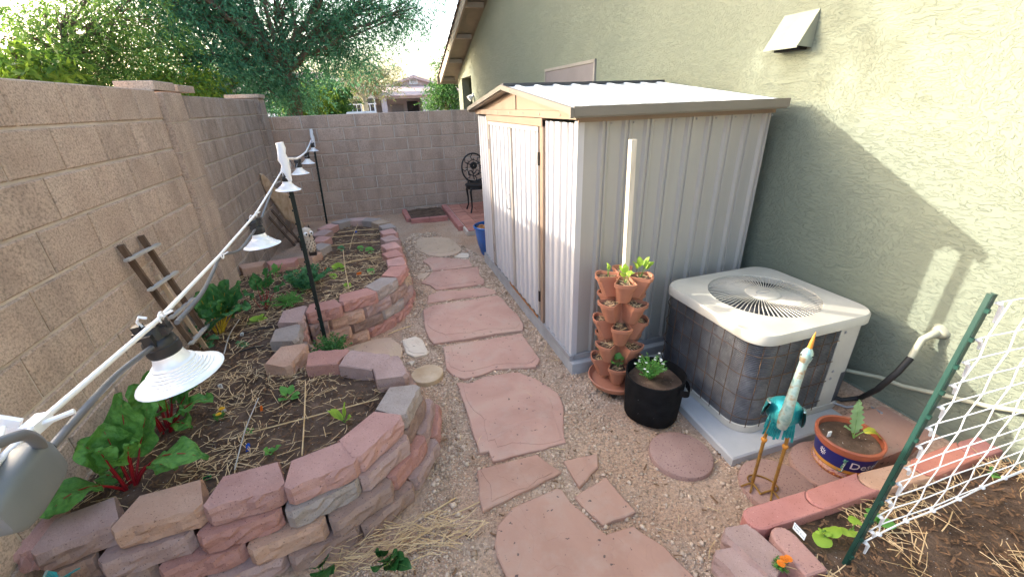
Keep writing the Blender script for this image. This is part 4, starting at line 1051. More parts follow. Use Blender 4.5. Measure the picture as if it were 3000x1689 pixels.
# top with a round opening
rad = .30; base_ = rrect(ax0-.018, ax1+.018, ay0-.018, ay1+.018, .12, 9)
def hit(a):
    u = Vector((math.cos(a), math.sin(a))); m_ = len(base_)
    for i in range(m_):
        p = Vector(base_[i])-Vector((acx, acy)); q = Vector(base_[(i+1) % m_])-Vector((acx, acy)); e = q-p
        den = u.x*e.y-u.y*e.x
        if abs(den) < 1e-9: continue
        t = (p.x*e.y-p.y*e.x)/den; w_ = (p.x*u.y-p.y*u.x)/den
        if t > 0 and -1e-6 <= w_ <= 1+1e-6: return (acx+u.x*t, acy+u.y*t)
ot = []; ring = []
for k in range(96):
    a = 2*pi*k/96; ot.append(hit(a)); ring.append((acx+rad*math.cos(a), acy+rad*math.sin(a)))
n = len(ot); mb = MB()
ins = [(acx+(p[0]-acx)*.982, acy+(p[1]-acy)*.982) for p in ot]
vs = [(p[0], p[1], az1-.055) for p in ot]+[(p[0], p[1], az1-.012) for p in ot]+[(p[0], p[1], az1) for p in ins]+[(p[0], p[1], az1+.012) for p in ring]+[(p[0], p[1], az1-.03) for p in ring]
fs = [(r*n+i, r*n+(i+1)%n, (r+1)*n+(i+1)%n, (r+1)*n+i) for r in range(4) for i in range(n)]
mb.add(vs, fs); top = part('top_cover', mb, M['ac_white'], ac, 38)
part('grille_hub', MB().lathe([(.0,.022),(.085,.020),(.095,.014),(.097,.004),(.09,0)][::-1], 28, (acx, acy, az1+.004)), M['ac_white'], top, 40)
logo = MB()
for k in range(14): logo.bar((acx-.05+.006*k*.7, acy+.02*math.sin(k), az1+.0265), (acx-.05+.006*(k+1)*.7, acy+.02*math.sin(k+1), az1+.0265), .003, .0012)
part('maker_badge', MB().tube([(acx+.05*math.cos(a), acy+.018*math.sin(a), az1+.0265) for a in np.linspace(0, 2*pi, 20)], .0018, 4), M['gaspipe'], top)
bl = MB()
for sgn in (0,):
    r0, r1 = .09, rad+.002
    vs = []
    for r, z, tw in ((r0, .010, 0), ((r0+r1)/2, .012, .05), (r1, .0, .10)):
        vs += [(r*math.cos(tw), r*math.sin(tw)-.0018, z), (r*math.cos(tw), r*math.sin(tw)+.0018, z), (r*math.cos(tw), r*math.sin(tw)+.0018, z-.005), (r*math.cos(tw), r*math.sin(tw)-.0018, z-.005)]
    bl.add(vs, [(r*4+i, r*4+(i+1)%4, (r+1)*4+(i+1)%4, (r+1)*4+i) for r in range(2) for i in range(4)])
blade_me = bl.mesh('grille_blade'); blade_me.materials.append(M['ac_white'])
for k in range(72):
    o = link('grille_blade', blade_me, None, top); o.location = Vector((acx, acy, az1+.006))-wloc(top); o.rotation_euler = (0, 0, 2*pi*k/72)
part('fan_well', MB().lathe([(rad, 0), (rad, -.03), (rad-.01, -.25), (0, -.25)], 32, (acx, acy, az1-.03), None, None, False), M['black'], ac, 40)
fan = MB()
for k in range(3):
    a = 2*pi*k/3+.4; Mx = Matrix.Translation((acx, acy, az1-.12))@Matrix.Rotation(a, 4, 'Z')@Matrix.Rotation(.5, 4, 'X')
    fan.add([(.05,-.05,0),(.22,-.09,0),(.25,.03,0),(.2,.1,0),(.05,.05,0)], [(0,1,2,3,4)], Mx)
part('fan_blades', fan, M['gaspipe'], ac)

# refrigerant line, wall fitting, conduits
fit = pxx((2738, 975), WX-.04)
pf = thing('pipe_fitting', 'cream elbow fitting where the pipe leaves the green wall', 'pipe fitting', (fit.x, fit.y, fit.z))
part('flange', MB().lathe([(.0,.0),(.040,.0),(.035,.015),(.026,.026),(0,.026)], 16, (0,0,0), Matrix.Translation((WX+.002, fit.y, fit.z))@Matrix.Rotation(-pi/2, 4, 'Y'), lambda a, z: 1+.08*math.sin(3*a)), M['pvc'], pf, 50)
e_ = Vector((WX-.05, fit.y+.01, fit.z)); tip = pxx((2668, 1047), WX-.13)
part('elbow', MB().tube([(WX-.005, fit.y, fit.z), (WX-.045, fit.y, fit.z-.005), (WX-.075, fit.y+.02, fit.z-.04), tip], [.018, .018, .016, .016], 12), M['pvc'], pf, 60)
hp = [tip, tip+(pxx((2620, 1100), WX-.2)-tip)*.8, pxx((2570, 1140), WX-.24), pz((2520, 1165), .14), pz((2465, 1170), .12), Vector((2.30, 1.50, .14))]
solo('insulated_hose', MB().tube(hp, [.016, .016, .015, .014, .013, .013], 10), M['hose'], 'black insulated hose curving from the wall fitting to the condenser', 'hose', None, 60)
c1_, c2_ = Vector((ax1-.02, ay0+.12, .26)), pxx((2645, 1130), WX-.045)
cp_ = [c1_, c1_+Vector((.07, -.05, -.02)), pxx((2580, 1105), WX-.05), pxx((2645, 1130), WX-.045), pxx((2735, 1150), WX-.04), pxx((2900, 1190), WX-.035), pxx((3000, 1205), WX-.03), pxx((3200, 1235), WX-.03)]
solo('conduit_pipe', MB().tube(cp_, .012, 10), M['pvc'], 'cream conduit pipe running low along the green wall', 'pipe', None, 60)
solo('ground_cable', MB().tube([(2.30, 1.46, .10), pz((2480, 1192), .09), pz((2540, 1185), .10), (2.5, 1.15, .13)], .007, 6), M['gaspipe'], 'thin grey cable on the ground beside the painted pot', 'cable', None, 60)
solo('flagstone', MB().prism(densify([(2.14, .93), (2.24, 1.22), (2.58, 1.2), (2.58, .93)], .06, .005), .0, .125, .008), M['flag_red'], 'dark reddish flagstone against the house wall behind the painted pot', 'flagstone', 'flagstones by the house')

# ================================================================== GROW BAG, TOWER PLANTER, POTS
def soil_disc(c, r, z, root, name='soil'):
    mb = MB(); vs = [(c[0], c[1], z+.01)]
    for i in (1, 2, 3):
        for j in range(18):
            a = 2*pi*j/18; vs.append((c[0]+r*i/3*math.cos(a), c[1]+r*i/3*math.sin(a), z+random.uniform(-.006, .008)))
    fs = [(0, 1+j, 1+(j+1)%18) for j in range(18)]+[(1+k*18+j, 1+(k+1)*18+j, 1+(k+1)*18+(j+1)%18, 1+k*18+(j+1)%18) for k in (0, 1) for j in range(18)]
    mb.add(vs, fs); return part(name, mb, M['soil'], root, 180)
BG = Vector((1.395, 1.715, 0))
gbag = thing('grow_bag', 'black fabric grow bag with white flowers beside the condenser', 'grow bag', (BG.x, BG.y, 0))
wob = lambda a, z: 1+.018*math.sin(3*a+z*9)+.012*math.sin(5*a-2)
part('bag', MB().lathe([(0, .006), (.13, .003), (.158, .02), (.165, .12), (.168, .22), (.172, .30), (.166, .302), (.160, .235), (0, .235)], 36, (BG.x, BG.y, 0), None, wob), M['felt'], gbag, 60)
soil_disc((BG.x, BG.y), .158, .245, gbag)
ha = math.atan2(-.7, .45)
hd = []
for t in np.linspace(0, 1, 9):
    a = ha-.28+.62*t; rr = .176+.030*math.sin(pi*t); hd.append(Vector((BG.x+rr*math.cos(a), BG.y+rr*math.sin(a), .262-.02*math.sin(pi*t))))
hm = MB()
for a_, b_ in zip(hd, hd[1:]): hm.bar(a_, b_, .004, .035)
hm2 = MB(); A_ = [p+Vector((0,0,.022)) for p in hd]; B_ = [p-Vector((0,0,.022)) for p in hd]; hm2.strip(A_, B_); hm2.strip([p-Vector((.004,0,0)) for p in B_], [p-Vector((.004,0,0)) for p in A_])
part('handle', hm2, M['felt'], gbag)

TP = Vector((1.335, 2.035, 0))
tw = thing('tower_planter', 'terracotta plastic tower planter of five tiers on a wheeled tray', 'planter', (TP.x, TP.y, 0))
part('tray', MB().lathe([(.0,.045),(.165,.045),(.178,.07),(.184,.085),(.178,.088),(.168,.07),(.155,.056),(0,.056)], 36, (TP.x, TP.y, 0)), M['terra'], tw, 45)
for k in range(4):
    a = pi/4+k*pi/2+.2; c = (TP.x+.135*math.cos(a), TP.y+.135*math.sin(a))
    w = part('caster', MB().lathe([(.0,-.013),(.018,-.013),(.024,-.008),(.024,.008),(.018,.013),(0,.013)], 14, (0,0,0), Matrix.Translation((c[0], c[1], .024))@Matrix.Rotation(pi/2, 4, 'X')), M['black'], tw, 40)
    part('caster_fork', MB().box((c[0], c[1], .04), (.035, .04, .02)), M['black'], w)
def pocket(zr, ang, h=.135):
    """one flaring pot of a tier; rim at zr, pointing along ang"""
    u = Vector((math.cos(ang), math.sin(ang))); v = Vector((-u.y, u.x)); c = Vector((TP.x, TP.y))
    def outline(ri, ro, wi, wo, bow):
        pts = [c+u*ri-v*wi, c+u*(ro-.02)-v*wo, c+u*(ro-.004)-v*(wo-.012)]
        for k in range(1, 5): f = -1+2*k/5; pts.append(c+u*(ro+bow*(1-f*f))+v*((wo-.012)*f))
        pts += [c+u*(ro-.004)+v*(wo-.012), c+u*(ro-.02)+v*wo, c+u*ri+v*wi]
        return pts
    K = .85; lv = [(outline(.03, .135*K, .026, .045*K, .006), zr-h), (outline(.03, .185*K, .030, .068*K, .009), zr-.022), (outline(.03, .192*K, .031, .075*K, .009), zr-.022), (outline(.03, .195*K, .031, .077*K, .009), zr), (outline(.034, .187*K, .027, .070*K, .008), zr), (outline(.034, .183*K, .026, .066*K, .008), zr-.03)]
    mb = MB(); n = len(lv[0][0]); vs = [(p.x, p.y, z) for L_, z in lv for p in L_]
    fs = [(r*n+i, r*n+(i+1)%n, (r+1)*n+(i+1)%n, (r+1)*n+i) for r in range(len(lv)-1) for i in range(n)]+[tuple(range(n-1, -1, -1))]
    mb.add(vs, fs); o = part('pocket', mb, M['terra'], tw, 40)
    so_ = MB(); L_, z = lv[5]; so_.add([(p.x, p.y, z+.008+random.uniform(-.004, .004)) for p in L_]+[(c.x+u.x*.11, c.y+u.y*.11, z+.02)], [(i, (i+1)%n, n) for i in range(n)])
    part('soil', so_, M['soil'], o)
    ss = MB()
    for _ in range(16):
        q = c+u*random.uniform(.05, .13)+v*random.uniform(-.03, .03); a = random.uniform(0, pi); d = Vector((math.cos(a), math.sin(a), random.uniform(-.1, .2)))*random.uniform(.012, .03); p = Vector((q.x, q.y, zr-.012))
        ss.tube([p-d, p+d], .0016, 3, False)
    part('straw_mulch', ss, M['straw'], o)
    return c+u*.095
TIER = [.815, .665, .52, .375, .23]; POCK = {}
cam_dir = math.atan2(-TP.y, -TP.x)
for k, zr in enumerate(TIER):
    for j in range(4):
        a = cam_dir+.10+(pi/4 if k % 2 else 0)+j*pi/2
        POCK[(k, j)] = (pocket(zr, a), zr-.02)
part('core', MB().lathe([(.045, .056), (.042, .80)], 16, (TP.x, TP.y, 0)), M['terra'], tw, 60)
sk = py((1856, 408), TP.y)
solo('wooden_stake', MB().bar((TP.x+.01, TP.y, .78), (TP.x+.015-.03, TP.y, sk.z), .032, .032, (0,1,0)), M['wood_pale'], 'pale wooden stake rising from the tower planter', 'stake', None, None, (TP.x, TP.y, .78))

# blue glazed pot
bp = (1.265, 5.03); bpt = thing('blue_pot', 'cobalt blue glazed pot half hidden behind the shed', 'pot', (bp[0], bp[1], 0))
part('pot', MB().lathe([(0,.005),(.12,0),(.135,.03),(.165,.15),(.185,.28),(.193,.345),(.203,.35),(.206,.375),(.198,.382),(.186,.378),(.178,.33),(0,.33)], 36, (bp[0], bp[1], 0)), M['bluepot'], bpt, 50)
soil_disc(bp, .176, .335, bpt)
mb = MB()
for _ in range(60):
    a, r = random.uniform(0, 2*pi), .165*math.sqrt(random.random()); b = random.uniform(0, pi); d = Vector((math.cos(b), math.sin(b), random.uniform(-.3, .3)))*random.uniform(.02, .05)
    p = Vector((bp[0]+r*math.cos(a), bp[1]+r*math.sin(a), .352)); mb.bar(p-d, p+d, .018, .005)
part('bark_chips', mb, mat('orange_bark', [(.3, (.30,.13,.05)), (.7, (.48,.25,.11))], 20), bpt)

# painted pot with the gecko
pp_ = thing('painted_pot', 'terracotta pot with a navy band reading Desert and a gecko', 'pot', (POTC.x, POTC.y, .045))
PH, PB = .195, .045
Z0 = PB
part('pot', MB().lathe([(0, 0), (.108, 0), (.114, .01), (.131, PH-.035), (.141, PH-.033), (.144, PH-.004), (.14, PH), (.13, PH-.002), (.126, PH-.04), (0, PH-.04)], 48, (POTC.x, POTC.y, PB)), M['terra2'], pp_, 45)
rr_ = lambda z: .114+(.131-.114)*(z-.01)/(PH-.045)+.0012
def band(z0, z1, mt, nm, e=0.0): return part(nm, MB().lathe([(rr_(z0)+e, z0), (rr_(z1)+e, z1)], 48, (POTC.x, POTC.y, PB)), mt, pp_, 60)
def openband(z0, z1, mt, nm, e=0.0):
    mb = MB(); A_ = []; B_ = []
    for j in range(49):
        a = 2*pi*j/48; A_.append((POTC.x+(rr_(z0)+e)*math.cos(a), POTC.y+(rr_(z0)+e)*math.sin(a), PB+z0)); B_.append((POTC.x+(rr_(z1)+e)*math.cos(a), POTC.y+(rr_(z1)+e)*math.sin(a), PB+z1))
    mb.strip(A_, B_); return part(nm, mb, mt, pp_, 60)
openband(.068, .148, M['potblue'], 'navy_band'); openband(.048, .068, M['potgold'], 'ochre_band', .0004); openband(.020, .046, M['potpattern'], 'patterned_band', .0002)
openband(.046, .0485, M['black'], 'black_line', .0008)
for k in range(44):
    a = 2*pi*k/44; part('dot', MB().box((0,0,0), (.004, .004, .004), Matrix.Translation((POTC.x+(rr_(.0465)+.0014)*math.cos(a), POTC.y+(rr_(.0465)+.0014)*math.sin(a), PB+.0185))), M['potgold'], pp_)
def wrap_text(txt, a0, zc, size, mt, name, root):
    cu = bpy.data.curves.new('txt', 'FONT'); cu.body = txt; cu.size = size; cu.resolution_u = 2; cu.extrude = .0004
    ob = bpy.data.objects.new('txt', cu); col.objects.link(ob)
    dg = bpy.context.evaluated_depsgraph_get(); me = bpy.data.meshes.new_from_object(ob.evaluated_get(dg)); bpy.data.objects.remove(ob); bpy.data.curves.remove(cu)
    rl = wloc(root)
    for v in me.vertices:
        x, y, z = v.co; zz = zc+y; r = rr_(zz)+.0012+z; a = a0+x/rr_(zc)
        v.co = Vector((POTC.x+r*math.cos(a), POTC.y+r*math.sin(a), PB+zz))-rl
    me.materials.append(mt); return link(name, me, None, root)
fa = math.atan2(-POTC.y, -POTC.x)   # direction towards the camera
wrap_text('Desert', fa+.30, .088, .058, M['potwhite'], 'lettering', pp_)
# a pale sun emblem on the left and a green gecko before the word
def on_pot(a, z, e=.0016): r = rr_(z)+e; return Vector((POTC.x+r*math.cos(a), POTC.y+r*math.sin(a), PB+z))
em = MB(); ca, cz = fa-.62, .115
em.tube([on_pot(ca+.06*math.cos(t), cz+.010*math.sin(t)) for t in np.linspace(0, 2*pi, 14)], .0016, 4)
for t in np.linspace(0, 2*pi, 11)[:-1]: em.tube([on_pot(ca+.085*math.cos(t), cz+.0145*math.sin(t)), on_pot(ca+.125*math.cos(t), cz+.0215*math.sin(t))], .0014, 4)
part('sun_emblem', em, M['potwhite'], pp_)
gk = MB(); ga = fa+.14
body = [(-.02, .135), (.0, .124), (.015, .112), (.0, .098), (-.02, .084), (.0, .068), (.02, .056), (-.06, .048), (-.14, .055), (-.17, .066)]
gk.tube([on_pot(ga+a, z) for a, z in body], [.004, .0055, .005, .0055, .0055, .0045, .0035, .0026, .0018, .001], 6)
for a, z, da, dz in ((.0, .124, .07, .012), (.0, .12, -.07, .004), (.0, .07, .07, -.006), (.0, .072, -.07, .008)):
    gk.tube([on_pot(ga+a, z), on_pot(ga+a+da*.6, z+dz*.3), on_pot(ga+a+da, z+dz)], [.003, .0022, .0016], 5)
part('gecko_mark', gk, M['potgreen'], pp_, 60)
part('gecko_stripes', MB().tube([on_pot(ga+.02*(-1)**i, .06+.007*i, .007) for i in range(9)], .0009, 4), M['potwhite'], pp_)
soil_disc((POTC.x, POTC.y), .126, PB+PH-.03, pp_)
solo('plant_label', MB().box((POTC.x-.075, POTC.y+.045, .225), (.02, .006, .03), None), M['white_tag'], 'small white plastic label stuck in the painted pot', 'label')

# ================================================================== METAL HERONS
def heron(label, loc, rz, look_up=True, sc=1.0):
    t = thing('heron_statue', label, 'statue', loc, rz, 'metal garden herons')
    L0 = Vector(loc)
    def P_(x, y, z): return L0+Vector((x*.82, y*.82, z))*sc      # local: -Y is the front
    def prt(n, mb, m_, par=t, smooth=60):
        me = mb.mesh(n, smooth, L0); return link(n, me, m_, par)
    # body: flattened egg with a tail
    mb = MB(); ns, nr = 12, 14; vs = []
    for i in range(ns+1):
        f = i/ns; y = -.085+.26*f
        r = .088*math.sin(pi*min(1, f*.92+.06))**.7; zc = .50-.10*f**1.3+.02*math.sin(pi*f)
        for j in range(nr):
            a = 2*pi*j/nr; vs.append(P_(r*1.05*math.cos(a), y, zc+r*.92*math.sin(a)*(1.0 if math.sin(a) > 0 else 1.15)))
    fs = [(i*nr+j, i*nr+(j+1)%nr, (i+1)*nr+(j+1)%nr, (i+1)*nr+j) for i in range(ns) for j in range(nr)]+[tuple(range(nr-1, -1, -1)), tuple(range(ns*nr, ns*nr+nr))]
    mb.add(vs, fs); body = prt('body', mb, M['teal'])
    # feather plates
    for s in (-1, 1):
        w = MB(); A_ = []; B_ = []
        for k in range(9):
            f = k/8; y = -.065+.23*f; xx = (.082+.016*math.sin(pi*f))*(1-.45*f*f); A_.append(P_(s*xx, y, .56-.09*f)); B_.append(P_(s*(xx+.012), y+.012, .56-.09*f-.11*math.sin(pi*min(1, f*.8+.12))))
        w.strip(A_, B_); w.strip([p+Vector((s*.004, 0, 0)) for p in B_], [p+Vector((s*.004, 0, 0)) for p in A_]); wo_ = prt('wing', w, M['teal'], t, None)
        e = MB(); e.tube(A_, .005*sc, 5); prt('wing_edge', e, M['teal_neck'], wo_)
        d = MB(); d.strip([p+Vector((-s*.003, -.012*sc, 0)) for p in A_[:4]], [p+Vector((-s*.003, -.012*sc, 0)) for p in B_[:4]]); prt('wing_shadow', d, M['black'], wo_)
    tl = MB()
    for k in range(9):
        x = -.04+.01*k; tl.bar(P_(x*.6, .13, .42), P_(x*1.3, .27+.02*math.sin(k), .335), .012*sc, .003)
    prt('tail_feathers', tl, M['teal'], t, None)
    br = MB()
    for k in range(26):
        a = random.uniform(-1, 1); x = .07*a; z = .42+random.uniform(-.02, .03); br.bar(P_(x, -.06+.03*abs(a), z+.03), P_(x*1.15, -.045+.03*abs(a), z-.055), .010*sc, .003)
    prt('breast_feathers', br, M['teal'], t, None)
    if look_up: path = [(0, -.075, .455), (0, -.098, .52), (.004, -.085, .60), (.010, -.05, .69), (.018, -.025, .775), (.022, -.020, .815)]; rs = [.022, .027, .022, .0185, .017, .019]
    else: path = [(0, -.075, .47), (0, -.14, .53), (.0, -.21, .52), (0, -.25, .42), (0, -.26, .32), (0, -.25, .28)]; rs = [.030, .030, .025, .021, .019, .02]
    nk = MB(); nk.tube([P_(*p) for p in path], [r*sc for r in rs], 12); neck = prt('neck', nk, M['teal_neck'])
    hp_ = Vector(path[-1]); hd_ = (Vector(path[-1])-Vector(path[-2])).normalized()
    hm_ = MB(); 
    pr = [(-.03, .016), (-.012, .022), (.008, .0245), (.026, .021), (.042, .012), (.05, .002)]
    hm_.tube([P_(*(hp_+hd_*a)) for a, r in pr], [r*sc for a, r in pr], 12); head = prt('head', hm_, M['teal_neck'])
    bk = MB(); b0 = hp_+hd_*.036; bdir = (hd_+Vector((0, .10, 0))).normalized()
    bk.tube([P_(*b0), P_(*(b0+bdir*.05)), P_(*(b0+bdir*.085))], [.011*sc, .007*sc, .0015*sc], 6); prt('beak', bk, M['beak'])
    for s in (-1, 1): prt('eye', MB().lathe([(0,-.005),(.004,-.002),(.004,.002),(0,.005)], 8, tuple(P_(hp_.x+s*.024, hp_.y-.012, hp_.z+.012))), M['black'], head)
    for s in (-1, 1):
        kx = s*.055
        leg = MB(); pts = [(kx*.9, .03, .42), (kx, .02, .30), (kx*1.0, .0, .012)]
        leg.tube([P_(*p) for p in pts], [.009*sc, .008*sc, .0075*sc], 8); lo = prt('leg', leg, M['gold'])
        tw_ = MB()
        tw_.tube([P_(kx+.0085*math.cos(a*5), .02-.02*(a/6.28)+.0085*math.sin(a*5), .29-.27*a/6.28) for a in np.linspace(0, 6.28, 60)], .0022*sc, 4); prt('leg_twist', tw_, M['gold'], lo)
        prt('knee', MB().lathe([(.006,-.012),(.013,-.006),(.013,.006),(.006,.012)], 8, tuple(P_(kx, .02, .29))), M['beak'], lo)
        ft = MB()
        for a in (-.75, -.05, .65): ft.tube([P_(kx, 0, .008), P_(kx+.045*math.sin(a), -.045*math.cos(a), .010), P_(kx+.085*math.sin(a), -.085*math.cos(a), .005)], .0048*sc, 6)
        ft.tube([P_(kx, 0, .008), P_(kx+.01*s, .035, .006)], .0045*sc, 6)
        prt('foot', ft, M['gold'], lo)
    rg = MB().tube([P_(.085*math.cos(a), .03+.055*math.sin(a), .007) for a in np.linspace(-.5, pi+.5, 16)], .0042*sc, 6); prt('base_ring', rg, M['gold'])
    return t
hf1, hf2 = pz((2100+345/2.6375, 950+1245/2.6375), .036), pz((2100+495/2.6375, 950+1290/2.6375), .036)
hc = (hf1+hf2)/2
heron('turquoise metal heron looking up in front of the condenser', (hc.x-.035, hc.y+.02, .036), R(-50), True, .94)
heron('turquoise metal heron cut off by the bottom left corner of the picture', (-1.26, 1.20, 0.0), .1, False, .90)

# ================================================================== POSTS, LIGHT STRING
def upost(label, base, top, mt, name='garden_post', w=.036):
    base, top = Vector(base), Vector(top); t = thing(name, label, 'post', base, 0, 'green metal garden posts')
    mb = MB(); d = top-base
    # U channel
    mb.bar(base, top, w, .004, (0,1,0)); x = d.cross(Vector((0,1,0))).normalized(); y_ = Vector((0,1,0))
    for s in (-1, 1): mb.bar(base+x*(s*w/2)+Vector((0,.006,0)), top+x*(s*w/2)+Vector((0,.006,0)), .003, .012, (0,1,0))
    part('channel', mb, mt, t)
    n_ = int(d.length/.085)
    for k in range(n_):
        p = base+d*((k+.5)/n_)+Vector((.0, -.004, 0))
        part('stud', MB().box((p.x+x.x*w*.55, p.y-.003, p.z), (.010, .010, .012)), mt, t)
    return t
PM = Vector((-.555, 3.0, 0)); PMtop = py(sL(450, 280), 3.0); PMtop.x = -.535
PBk = Vector((-.93, 7.58, 0)); PBtop = py(sL(765, 115), 7.58)
pm_o = upost('dark green metal post between the two raised beds, wrapped in white tape', PM, PMtop, M['post_dark'], w=.023)
pb_o = upost('dark metal post at the far wall end, wrapped in white tape', PBk, PBtop, M['post_dark'], w=.026)
for o_, top, hgt, nm in ((pm_o, PMtop, .235, 'white_wrap'), (pb_o, PBtop, .27, 'white_wrap')):
    mb = MB(); dz = hgt/7
    mb.tube([Vector((top.x+.004*math.sin(k*2), top.y-.006, top.z+.02-k*dz)) for k in range(8)], [.022, .025, .024, .031, .024, .030, .025, .018], 9); part(nm, mb, M['whitecloth'], o_, 60)
# rope and cable follow through the lamps
LAMPS = [((530, 1095), .85), ((769, 717), 2.03), ((845, 555), 3.0), ((880, 508), 4.15), ((903, 478), 5.5), ((919, 442), 7.4)]
lampc = [py(p, y) for p, y in LAMPS]
near_end = py((105, 1245), .56)
rope = [py((-160, 1500), .40), near_end, py((467, 933), .85), py((640, 752), 1.45), py((748, 628), 2.03), py((790, 560), 2.5), py(sL(455, 545), 3.0)]
solo('support_rope', MB().tube(rope, .0042, 8), M['white'], 'taut white rope rising from the lower left to the middle post', 'rope', None, 60)
far_rope = [py(sL(500, 415), 3.02), py(sL(610, 418), 3.6), py(sL(665, 385), 4.3), py(sL(710, 345), 5.4), py(sL(745, 275), 6.6), py(sL(768, 215), 7.55)]
solo('support_rope', MB().tube(far_rope, .008, 6), M['white'], 'slack white rope between the middle post and the far post', 'rope', None, 60)
cab_ = [py((150, 1310), .52), py((245, 1200), .60), py((350, 1090), .72), py((463, 1003), .84)]
cab2 = [py((518, 944), .86), py((590, 860), 1.1), py((622, 800), 1.35), py((650, 748), 1.5), py((700, 733), 1.7), py((735, 690), 1.95), py((752, 665), 2.02)]
cab3 = [py((766, 638), 2.04), py((784, 590), 2.3), py((795, 560), 2.55), py((803, 540), 2.7), py((822, 530), 2.95)]
cab4 = [py(sL(520, 560), 3.02), py(sL(548, 500), 3.2), py(sL(540, 430), 3.4), py(sL(600, 515), 3.9), py(sL(620, 470), 4.1)]
cab5 = [py(sL(640, 450), 4.2), py(sL(665, 390), 4.6), py(sL(720, 400), 5.3), py(sL(724, 375), 5.5)]
cab6 = [py(sL(735, 350), 5.6), py(sL(750, 270), 6.8), py(sL(770, 262), 7.35)]
def smooth_path(pts, n=5):
    out = []
    P_ = [pts[0]]+list(pts)+[pts[-1]]
    for i in range(1, len(P_)-2):
        for k in range(n):
            t = k/n; a, b, c, d = P_[i-1], P_[i], P_[i+1], P_[i+2]
            out.append(.5*((2*b)+(c-a)*t+(2*a-5*b+4*c-d)*t*t+(3*b-a-3*c+d)*t**3))
    return out+[pts[-1]]
mb = MB()
lc = thing('light_cable', 'grey cable of the light string sagging under the rope', 'cable', (cab_[0].x, cab_[0].y, 0))
for c_ in (cab_, cab2, cab3, cab4, cab5, cab6): part('cable_span', MB().tube(smooth_path(c_), .0048, 8), M['grey_cable'], lc, 60)
LL = ['largest hanging lamp with a silver shade, nearest the camera', 'second hanging lamp from the camera, before the stained wall', 'hanging lamp right beside the middle post', 'first hanging lamp beyond the middle post', 'small hanging lamp between the middle post and the far post', 'farthest and smallest hanging lamp, at the far post']
def lamp(c, lab, i):
    t = thing('hanging_lamp', lab, 'lamp', (c.x, c.y, c.z), 0, 'lamps on the light string')
    tilt = Matrix.Translation(c)@Matrix.Rotation((-.14, -.06, .05, .0, .04, 0)[i], 4, 'Y')@Matrix.Rotation((.02, -.03, 0, 0, 0, 0)[i], 4, 'X')
    nv = 32; mb = MB(); k = 1.0
    prof = [(.0255, .058), (.0262, .047), (.029, .038), (.033, .0315), (.0335, .0335), (.037, .0305), (.0375, .0265), (.041, .0255), (.0415, .0225), (.046, .0215), (.0465, .0180), (.051, .0172), (.0515, .0135), (.056, .0125), (.0565, .0095), (.0605, .0085), (.061, .0058), (.066, .0045), (.0745, .0005), (.0757, -.0015), (.072, .000), (.06, .006), (.04, .018), (.026, .036)]
    mb.lathe(prof, nv, (0,0,0), tilt); sh = part('shade', mb, M['shade'], t, 35)
    part('socket', MB().lathe([(.0, .112), (.018, .112), (.021, .108), (.0215, .088), (.026, .084), (.0275, .075), (.0275, .073), (.0285, .072), (.0285, .058), (.026, .052), (.0, .05)], 24, (0,0,0), tilt), M['socket'], t, 40)
    so_ = MB().box((0, 0, .100), (.054, .026, .016), tilt).box((0, -.024, .092), (.016, .012, .024), tilt).box((.02, .0, .112), (.018, .012, .016), tilt).box((-.018, 0, .112), (.014, .016, .014), tilt)
    part('cable_clip', so_, M['socket'], t)
    part('hook', MB().tube([tilt@Vector((-.01, 0, .114)), tilt@Vector((-.013, 0, .126)), tilt@Vector((-.006, 0, .134)), tilt@Vector((.004, 0, .128))], .0026, 6), M['white'], t, 60)
    part('bulb', MB().lathe([(0, .055), (.012, .05), (.02, .03), (.024, .012), (.018, -.005), (0, -.012)], 16, (0,0,0), tilt), M['white_tag'], t, 60)
for i, (c_, lab) in enumerate(zip(lampc, LL)): lamp(c_, lab, i)
# cable ties, clamp and power tap
for k, (p, y, lab) in enumerate((((468, 930), .85, 'white cable tie above the largest lamp'), ((648, 748), 1.46, 'white cable tie halfway between the two nearest lamps'), ((748, 627), 2.03, 'white cable tie above the second lamp'))):
    c_ = py(p, y); r = .010
    solo('cable_tie', MB().tube([c_+Vector((r*.3, r*math.cos(a), r*math.sin(a))) for a in np.linspace(0, 2*pi, 12)]+[c_+Vector((.004, r, .0)), c_+Vector((.018, .012, .006))], .0022, 5), M['white'], lab, 'cable tie', 'cable ties on the rope', 60)
c_ = near_end; cl_ = thing('rope_clamp', 'clear plastic rope clamp above the grey power tap', 'clamp', c_)
dr_ = (rope[2]-rope[1]).normalized()
part('clamp_body', MB().bar(c_-dr_*.012, c_+dr_*.016, .016, .014), M['whitecloth'], cl_)
for s in (-1, 1): part('wing_nut', MB().bar(c_+Vector((-.012, 0, .006*s)), c_+Vector((-.038, .0, .010*s+.012)), .006, .012), M['whitecloth'], cl_)
part('bolt', MB().tube([c_+Vector((.005, 0, 0)), c_+Vector((.035, .01, .004))], .0035, 6), M['whitecloth'], cl_)
ta, tb = py((135, 1325), .52), py((-20, 1540), .43)
tp_ = thing('power_tap', 'grey plug connector hanging at the left edge of the picture', 'plug', tb)
d_ = (tb-ta); L_ = d_.length
mt_ = d_.to_track_quat('Z', 'X').to_matrix().to_4x4(); mt_.translation = ta
mb = MB(); prf = rrect(-.031, .031, -.018, .018, .012, 4)
lv = [(0, .62), (.006, .85), (.02, 1), (L_*.7, 1.02), (L_*.9, .9), (L_, .55)]
nn_ = len(prf); mb.add([(p[0]*s, p[1]*s, z) for z, s in lv for p in prf], [(r*nn_+i, r*nn_+(i+1)%nn_, (r+1)*nn_+(i+1)%nn_, (r+1)*nn_+i) for r in range(len(lv)-1) for i in range(nn_)]+[tuple(range(nn_-1, -1, -1)), tuple(range((len(lv)-1)*nn_, len(lv)*nn_))], mt_)
